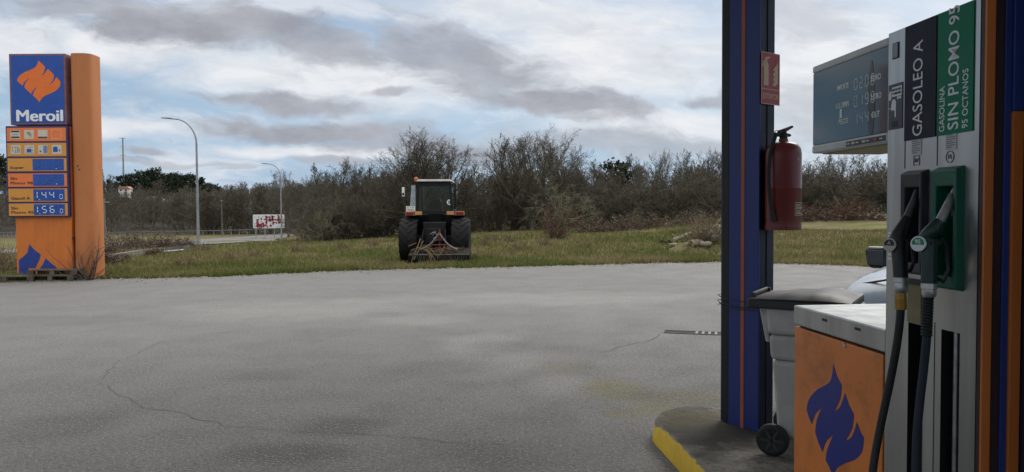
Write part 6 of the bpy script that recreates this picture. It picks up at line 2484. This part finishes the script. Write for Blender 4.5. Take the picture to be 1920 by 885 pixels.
items = []
for k in range(165):
    u = rg.uniform(585, 1720) if k < 140 else rg.uniform(1720, 2500)
    Y = rg.uniform(52, 78)
    p = at(u, 430, Y)
    g_ = terrain(p.x, Y)
    vt = skyv(u) + rg.uniform(-4, 30)
    h = at(u, vt, Y).z - g_
    kd = rg.choice('aab')
    items.append((kd, p.x, Y, g_ - 0.1, h / PLH[kd], rg.uniform(0.9, 1.4), rg.uniform(0, 6.28)))
tag(merged('woodland', TWB, items, 'ab'), 'mass of bare brown trees filling the wood behind the field', 'woodland', kind='stuff')
items = []
for k in range(150):
    u = rg.uniform(578, 2000)
    Y = rg.uniform(46, 54) if u < 1080 else rg.uniform(47.5, 56)
    p = at(u, 430, Y)
    g_ = terrain(p.x, Y)
    items.append(('c', p.x, Y, g_ - 0.1, rg.uniform(0.35, 0.85), rg.uniform(1.0, 1.5), rg.uniform(0, 6.28)))
tag(merged('undergrowth', TWD, items, 'c'), 'dark tangle of low scrub along the foot of the wood', 'undergrowth', kind='stuff')
LSK = [(-400, 330), (100, 348), (180, 352), (300, 352), (380, 345), (450, 336), (540, 334), (660, 326)]


def lskv(u):
    return float(np.interp(u, [a for a, _ in LSK], [b for _, b in LSK]))


# wood on the slope of the hill at the left
items = []
for k in range(360):
    u = rg.uniform(-320, 640) if k < 330 else rg.uniform(380, 600)
    Y = 98 + 110 * ((k % 330) / 330) + rg.uniform(-6, 6)
    p = at(u, 430, Y)
    g_ = terrain(p.x, Y)
    h = rg.uniform(4.5, 7.0)
    if rg.random() < 0.7:
        h = min(11, max(4.0, at(u, lskv(u) + abs(rg.gauss(0, 16)), Y).z - g_))
    if abs(u - 235) < 16 and Y < 216 and at(u, 354, Y).z < g_ + h:
        h = max(1.5, at(u, 356, Y).z - g_)
    kd = rg.choice('aab')
    items.append((kd, p.x, Y, g_ - 0.3, h / PLH[kd] , rg.uniform(1.1, 1.6), rg.uniform(0, 6.28)))
tag(merged('hillside_wood', TWB, items, 'ab'), 'leafless brown wood covering the slope behind the lane', 'woodland', kind='stuff')

# ---------------------------------------------------------------- evergreen trees on the ridge
NEEDLE = leafmat('pine_needles', [(0.010, 0.016, 0.010), (0.022, 0.032, 0.016), (0.036, 0.046, 0.022)], 0.8, 0.8)


def pine_mesh(seed, H, kind):
    R = np.random.RandomState(seed)
    V, Fq = [], []
    nb = 26
    for i in range(nb):
        f = (i + R.rand()) / nb
        z = H * (0.22 + 0.78 * f)
        if kind == 'cone':
            rr = H * 0.24 * (1.02 - f) + 0.15
        else:
            rr = H * 0.30 * math.sqrt(max(0.03, 1 - ((f - 0.62) / 0.55) ** 2))
        for q in range(4):
            az = R.uniform(0, 6.28)
            c = np.array([math.cos(az) * rr * R.uniform(.3, 1), math.sin(az) * rr * R.uniform(.3, 1), z + R.uniform(-.2, .2)])
            m_ = 14
            pos_ = c + R.randn(m_, 3) * np.array([0.45, 0.45, 0.22]) * H / 9
            for p in pos_:
                a = R.randn(3)
                a /= np.linalg.norm(a)
                b = np.cross(a, R.randn(3))
                b /= np.linalg.norm(b)
                s_ = H / 9 * R.uniform(0.16, 0.34)
                o = len(V) * 4
                V.append(np.array([p - a * s_ - b * s_ * .5, p + a * s_ - b * s_ * .5, p + a * s_ + b * s_ * .5, p - a * s_ + b * s_ * .5]))
                Fq.append([o, o + 1, o + 2, o + 3])
    return mesh_np('pine_crown', np.concatenate(V), np.array(Fq))


PC = [pine_mesh(1, 9, 'cone'), pine_mesh(2, 9, 'round'), pine_mesh(3, 9, 'round'), pine_mesh(4, 9, 'cone')]
for m_ in PC:
    m_.materials.append(NEEDLE)
tv, tf = tubes_np([(np.array([[0, 0, 0], [0.05, 0, 3], [0, 0.05, 7.5]], dtype=float), np.array([0.22, 0.17, 0.05]))], 7)
PT = mesh_np('pine_trunk', tv, tf, True)
PT.materials.append(BK)


def pine(u, vtop, Y, k, label, group=None, wd=1.0, hmin=5.0):
    p = at(u, vtop, Y)
    g_ = terrain(p.x, Y) - 0.2
    h = max(hmin, p.z - g_)
    t = thing('pine_tree', label, 'tree', (p.x, Y, g_), u * 1.3, group)
    for nm, me in (('trunk', PT), ('crown', PC[k])):
        o = bpy.data.objects.new(nm, me)
        COL.objects.link(o)
        o.parent = t
    t.scale = (h / 9 * wd, h / 9 * wd, h / 9)


GP = 'dark evergreens on the hill ridge'
for i, (u, v, k) in enumerate([(186, 322, 0), (178, 332, 1), (204, 333, 3), (226, 327, 1), (240, 326, 2), (252, 325, 1), (264, 322, 2), (272, 325, 0), (281, 323, 1), (290, 320, 2), (300, 322, 1), (310, 323, 2), (320, 324, 0), (333, 326, 1), (345, 330, 0), (352, 329, 2), (360, 329, 1), (378, 336, 0), (168, 340, 2), (215, 338, 1), (390, 340, 1), (330, 322, 3), (402, 345, 2),
                               (8, 296, 1), (-12, 290, 2), (-40, 285, 0)]):
    pine(u, v - 3 + (i * 53 % 9), 240 + (i * 37 % 30), k, 'small dark evergreen on the skyline of the left hill', GP, wd=0.8)
pine(398, 350, 150, 1, 'darker evergreen between the utility pole and the far lamp', wd=0.9)
pine(1157, 307, 62, 1, 'dark green pine showing above the right hand wood', wd=1.0)

# ---------------------------------------------------------------- shrubs and brambles


def cane_bush(seed, w_, h_, ncane, leafn, lr=0.03, upright=0.5):
    R = np.random.RandomState(seed)
    lines, V, Fq = [], [], []
    for i in range(ncane):
        az = R.uniform(0, 6.28)
        r0 = R.uniform(0, 0.6) * w_ / 2
        p = np.array([math.cos(az) * r0, math.sin(az) * r0, 0.0])
        az2 = az + R.uniform(-1, 1)
        el = R.uniform(0.5, 1.45) if upright > 0.5 else R.uniform(0.3, 1.3)
        d = np.array([math.cos(az2) * math.cos(el), math.sin(az2) * math.cos(el), math.sin(el)])
        L = h_ * R.uniform(0.6, 1.25)
        P = [p]
        for k in range(5):
            d = d + R.randn(3) * 0.22 + np.array([0, 0, -0.12 if upright < 0.5 else 0.05])
            d /= np.linalg.norm(d)
            p = p + d * L / 5
            P.append(p)
        P = np.array(P)
        P[:, 2] = np.maximum(P[:, 2], 0.0)
        lines.append((P, np.linspace(0.012, 0.005, 6)))
        for q in range(leafn):
            t = R.uniform(0.8, 5)
            a_ = P[min(4, int(t))]
            c = a_ + (P[min(5, int(t) + 1)] - a_) * (t % 1) + R.randn(3) * 0.05
            a = R.randn(3)
            a /= np.linalg.norm(a)
            b = np.cross(a, R.randn(3))
            b /= np.linalg.norm(b)
            s_ = lr * R.uniform(0.6, 1.4)
            o = len(V) * 4
            V.append(np.array([c - a * s_, c + b * s_ * .6, c + a * s_, c - b * s_ * .6]))
            Fq.append([o, o + 1, o + 2, o + 3])
    v1, f1 = tubes_np(lines, 3)
    return (v1, f1), (np.concatenate(V), np.array(Fq)) if V else None


RUSS = leafmat('russet_leaves', [(0.055, 0.022, 0.016), (0.11, 0.045, 0.028), (0.15, 0.075, 0.045)], 0.8, 1.2)
BRAM = leafmat('bramble_leaves', [(0.045, 0.028, 0.024), (0.085, 0.052, 0.042), (0.125, 0.085, 0.065), (0.07, 0.065, 0.035)], 0.85, 1.5)
DRY = leafmat('dry_stalks', [(0.10, 0.075, 0.045), (0.17, 0.13, 0.08), (0.21, 0.17, 0.11)], 0.85, 2.0)
GSH = leafmat('green_grass', [(0.080, 0.108, 0.026), (0.118, 0.142, 0.038), (0.18, 0.165, 0.066), (0.25, 0.20, 0.11)], 0.85, 0.23, 0.35, 0.80)


def bush(name, label, cat, u, v, w_, h_, nc, ln, lm, cm, seed, Y=None, lr=0.03, upright=0.5, group=None):
    p = hit(u, v) if Y is None else at(u, v, Y)
    t = thing(name, label, cat, (p.x, p.y, terrain(p.x, p.y) - 0.02), 0, group)
    c, l = cane_bush(seed, w_, h_, nc, ln, lr, upright)
    link('stems', mesh_np('stems', *c), cm, t)
    if l:
        link('leaves', mesh_np('leaves', *l), lm, t)
    return t


bush('sapling', 'small russet leaved sapling standing alone in the field right of the tractor', 'sapling', 1044, 449, 0.9, 1.75, 60, 26, RUSS, TWB, 1, lr=0.035, upright=0.9)
bush('shrub', 'russet shrub at the wood edge behind the pillar and pump', 'shrub', 1588, 413, 1.6, 1.3, 70, 24, RUSS, TWB, 2, lr=0.04, upright=0.9)
bush('shrub', 'russet shrub partly behind the fire extinguisher', 'shrub', 1508, 415, 1.2, 1.2, 50, 18, RUSS, TWB, 12, lr=0.04, upright=0.9)
GB = 'reddish brambles beside the totem'
for i, (u, v, w_, h_) in enumerate([(188, 497, 0.9, 0.5), (215, 491, 0.9, 0.35), (290, 480, 1.0, 0.4), (300, 466, 1.8, 0.8), (330, 464, 1.8, 0.8), (345, 466, 1.2, 0.5), (225, 470, 2.2, 1.2), (265, 466, 2.2, 1.2), (190, 478, 1.8, 1.2)]):
    bush('bramble', 'tangled reddish brown bramble beside the concrete barrier right of the totem', 'bramble', u, v, w_, h_, 110, 16, BRAM, TWB, 20 + i, lr=0.035, upright=0.3, group=GB)
bush('bare_shrub', 'leafless dark twiggy shrub against the orange spine of the totem', 'shrub', 166, 520, 0.5, 1.0, 34, 1, BRAM, TWD, 40, Y=TY - 0.2, lr=0.015, upright=0.9)
bush('dry_weed', 'dry brown weeds standing left of the totem foot', 'weeds', 8, 512, 1.4, 0.8, 130, 4, DRY, DRY, 41, lr=0.02, upright=0.9)
bush('dry_weed', 'brown weeds beyond the single pallet at the left picture edge', 'weeds', -14, 505, 1.4, 0.8, 120, 4, BRAM, DRY, 42, lr=0.02, upright=0.9)
bush('dry_weed', 'low brown weeds on the verge under the near street lamp', 'weeds', 378, 470, 1.4, 0.5, 110, 4, BRAM, DRY, 43, lr=0.02, upright=0.4)
GR = 'brambles along the right hand wood'
for i, (u, v, w_, h_) in enumerate([(1150, 433, 2.6, 1.0), (1195, 429, 2.6, 1.0), (1240, 426, 2.6, 1.0), (1290, 422, 2.6, 0.9), (1330, 421, 2.6, 1.0), (1110, 436, 2.2, 0.8), (1500, 413, 2.4, 0.9), (1545, 412, 2.4, 0.8), (1630, 412, 2.4, 0.9)]):
    bush('bramble', 'low reddish brown bramble along the foot of the right hand wood', 'bramble', u, v, w_, h_, 90, 12, BRAM, TWB, 60 + i, lr=0.045, upright=0.3, group=GR)
bush('dry_weed', 'pale dry stalks growing out of the rubble heap', 'weeds', 1312, 452, 1.3, 0.9, 90, 2, DRY, DRY, 81, lr=0.02, upright=0.9)
bush('dry_weed', 'dry brown stalks over the right end of the rubble heap', 'weeds', 1340, 448, 1.2, 0.8, 90, 2, DRY, DRY, 82, lr=0.02, upright=0.9)
GD = 'dead weed clumps in the field'
for i, (u, v) in enumerate([(905, 462), (955, 455), (975, 470), (920, 452), (430, 492), (560, 474), (640, 468), (480, 486), (700, 462), (1020, 462), (1100, 468), (350, 500)]):
    bush('dry_weed', 'small clump of dead brown weeds standing in the grass field', 'weeds', u, v, 0.9, 0.42, 45, 3, BRAM, DRY, 90 + i, lr=0.02, upright=0.9, group=GD)

# ---------------------------------------------------------------- grass: real blades, thicker along the edge of the forecourt
R = np.random.RandomState(9)
N = 210000
uu = R.uniform(-260, 2050, N)
ff = R.rand(N)
base = np.array([np.interp(u, [p[0] for p in LOT_PX], [p[1] for p in LOT_PX]) for u in uu])
topv = np.interp(uu, [-60, 180, 350, 560, 800, 1000, 1200, 1300, 1450, 1760], [480, 470, 464, 446, 444, 434, 424, 418, 416, 412])
vv = base + 0.8 - (base - topv) * ff ** 1.1
edgeband = R.rand(N) < 0.22
vv[edgeband] = base[edgeband] + 1.0 - R.rand(edgeband.sum()) * 6
V, Fq = [], []
CR_ = np.array(CAMR)


def sst_np(x, a, b):
    t = np.clip((x - a) / (b - a), 0, 1)
    return t * t * (3 - 2 * t)


def terrain_np(x, y):
    right = sst_np(y, 22.5, 46) * np.clip(0.5 + 0.052 * x, 0, 1.45) * sst_np(x, -15, -7)
    left = -(0.16 * sst_np(y, 24, 45) + 0.85 * sst_np(y, 44, 80)) * (1 - sst_np(x, -14, -8))
    return 0.72 * np.exp(-((x - 7.15) ** 2 / 1.5 + (y - 27.2) ** 2 / 0.8)) + right + left + 0.05 * np.sin(x * 0.7) * np.sin(y * 0.55) * sst_np(y, 24, 34)


D_ = np.stack([(uu - CX) / F_PX, (CY - vv) / F_PX, -np.ones(N)], 1) @ CR_.T
t_ = np.where(D_[:, 2] < -0.02, -1.68 / D_[:, 2], 84.0)
for _ in range(4):
    zt_ = terrain_np(D_[:, 0] * t_, D_[:, 1] * t_)
    t2 = np.where(D_[:, 2] < -1e-4, (zt_ - 1.68) / D_[:, 2], 80.0)
    t_ = 0.5 * t_ + 0.5 * np.clip(t2, 10, 80)
xs_, ys_ = D_[:, 0] * t_, D_[:, 1] * t_
keep = (ys_ > 10) & (ys_ < 62) & (ys_ > np.interp(xs_, [q[0] for q in LOT_EDGE], [q[1] for q in LOT_EDGE]) - 0.12)
xs_, ys_, eb_ = xs_[keep], ys_[keep], edgeband[keep]
zs_ = terrain_np(xs_, ys_) - 0.03
n = len(xs_)
hgt = R.uniform(0.05, 0.16, n) * np.where(eb_, 0.8, 1.0) * (1 + 0.6 * (np.sin(xs_ * 0.9) * np.sin(ys_ * 0.7) > 0.3))
az = R.uniform(0, 6.28, n)
wd = R.uniform(0.008, 0.022, n) * (1 + (ys_ - 20) / 25)
lean = R.uniform(0.0, 0.12, n)
la = R.uniform(0, 6.28, n)
A = np.stack([xs_ - np.cos(az) * wd, ys_ - np.sin(az) * wd, zs_], 1)
B = np.stack([xs_ + np.cos(az) * wd, ys_ + np.sin(az) * wd, zs_], 1)
Cc = np.stack([xs_ + np.cos(la) * lean, ys_ + np.sin(la) * lean, zs_ + hgt + 0.03], 1)
Vg = np.stack([A, B, Cc], 1).reshape(-1, 3)
tag(link('grass', mesh_np('grass', Vg, np.arange(3 * n).reshape(-1, 3)), GSH), 'rough tufted grass covering the field beyond the forecourt', 'grass', kind='stuff')

# ---------------------------------------------------------------- grit, bits of leaf and gravel lying on the forecourt
R = np.random.RandomState(31)
n1 = 900
gx = R.uniform(-5, 4, n1)
gy = 4.6 + 9 * R.rand(n1) ** 1.5
n2 = 2600
ei = R.randint(0, len(LOT_EDGE), n2)
ex = np.array([LOT_EDGE[i][0] for i in ei]) + R.uniform(-.2, .2, n2)
ey_ = np.array([LOT_EDGE[i][1] for i in ei]) - 0.15 - np.abs(R.randn(n2)) * 0.45
gx, gy = np.concatenate([gx, ex]), np.concatenate([gy, ey_])
sz = np.concatenate([R.uniform(0.002, 0.006, n1), R.uniform(0.012, 0.035, n2)])
n = len(gx)
ang = R.uniform(0, 6.28, n)
P4 = []
for k in range(3):
    P4.append(np.stack([gx + sz * np.cos(ang + 2.1 * k), gy + sz * np.sin(ang + 2.1 * k), np.full(n, 0.001)], 1))
P4.append(np.stack([gx, gy, 0.002 + sz * 0.8], 1))
Vt = np.stack(P4, 1).reshape(-1, 3)
o = (np.arange(n) * 4)[:, None]
Ft = np.concatenate([o + np.array(q) for q in ((0, 1, 3), (1, 2, 3), (2, 0, 3))])
tag(link('grit', mesh_np('grit', Vt, Ft), leafmat('grit', [(0.05, 0.045, 0.04), (0.13, 0.12, 0.10), (0.26, 0.25, 0.22)], 0.9, 3.0)), 'loose grit and crumbs lying on the asphalt, thickest at its edge', 'grit', kind='stuff')
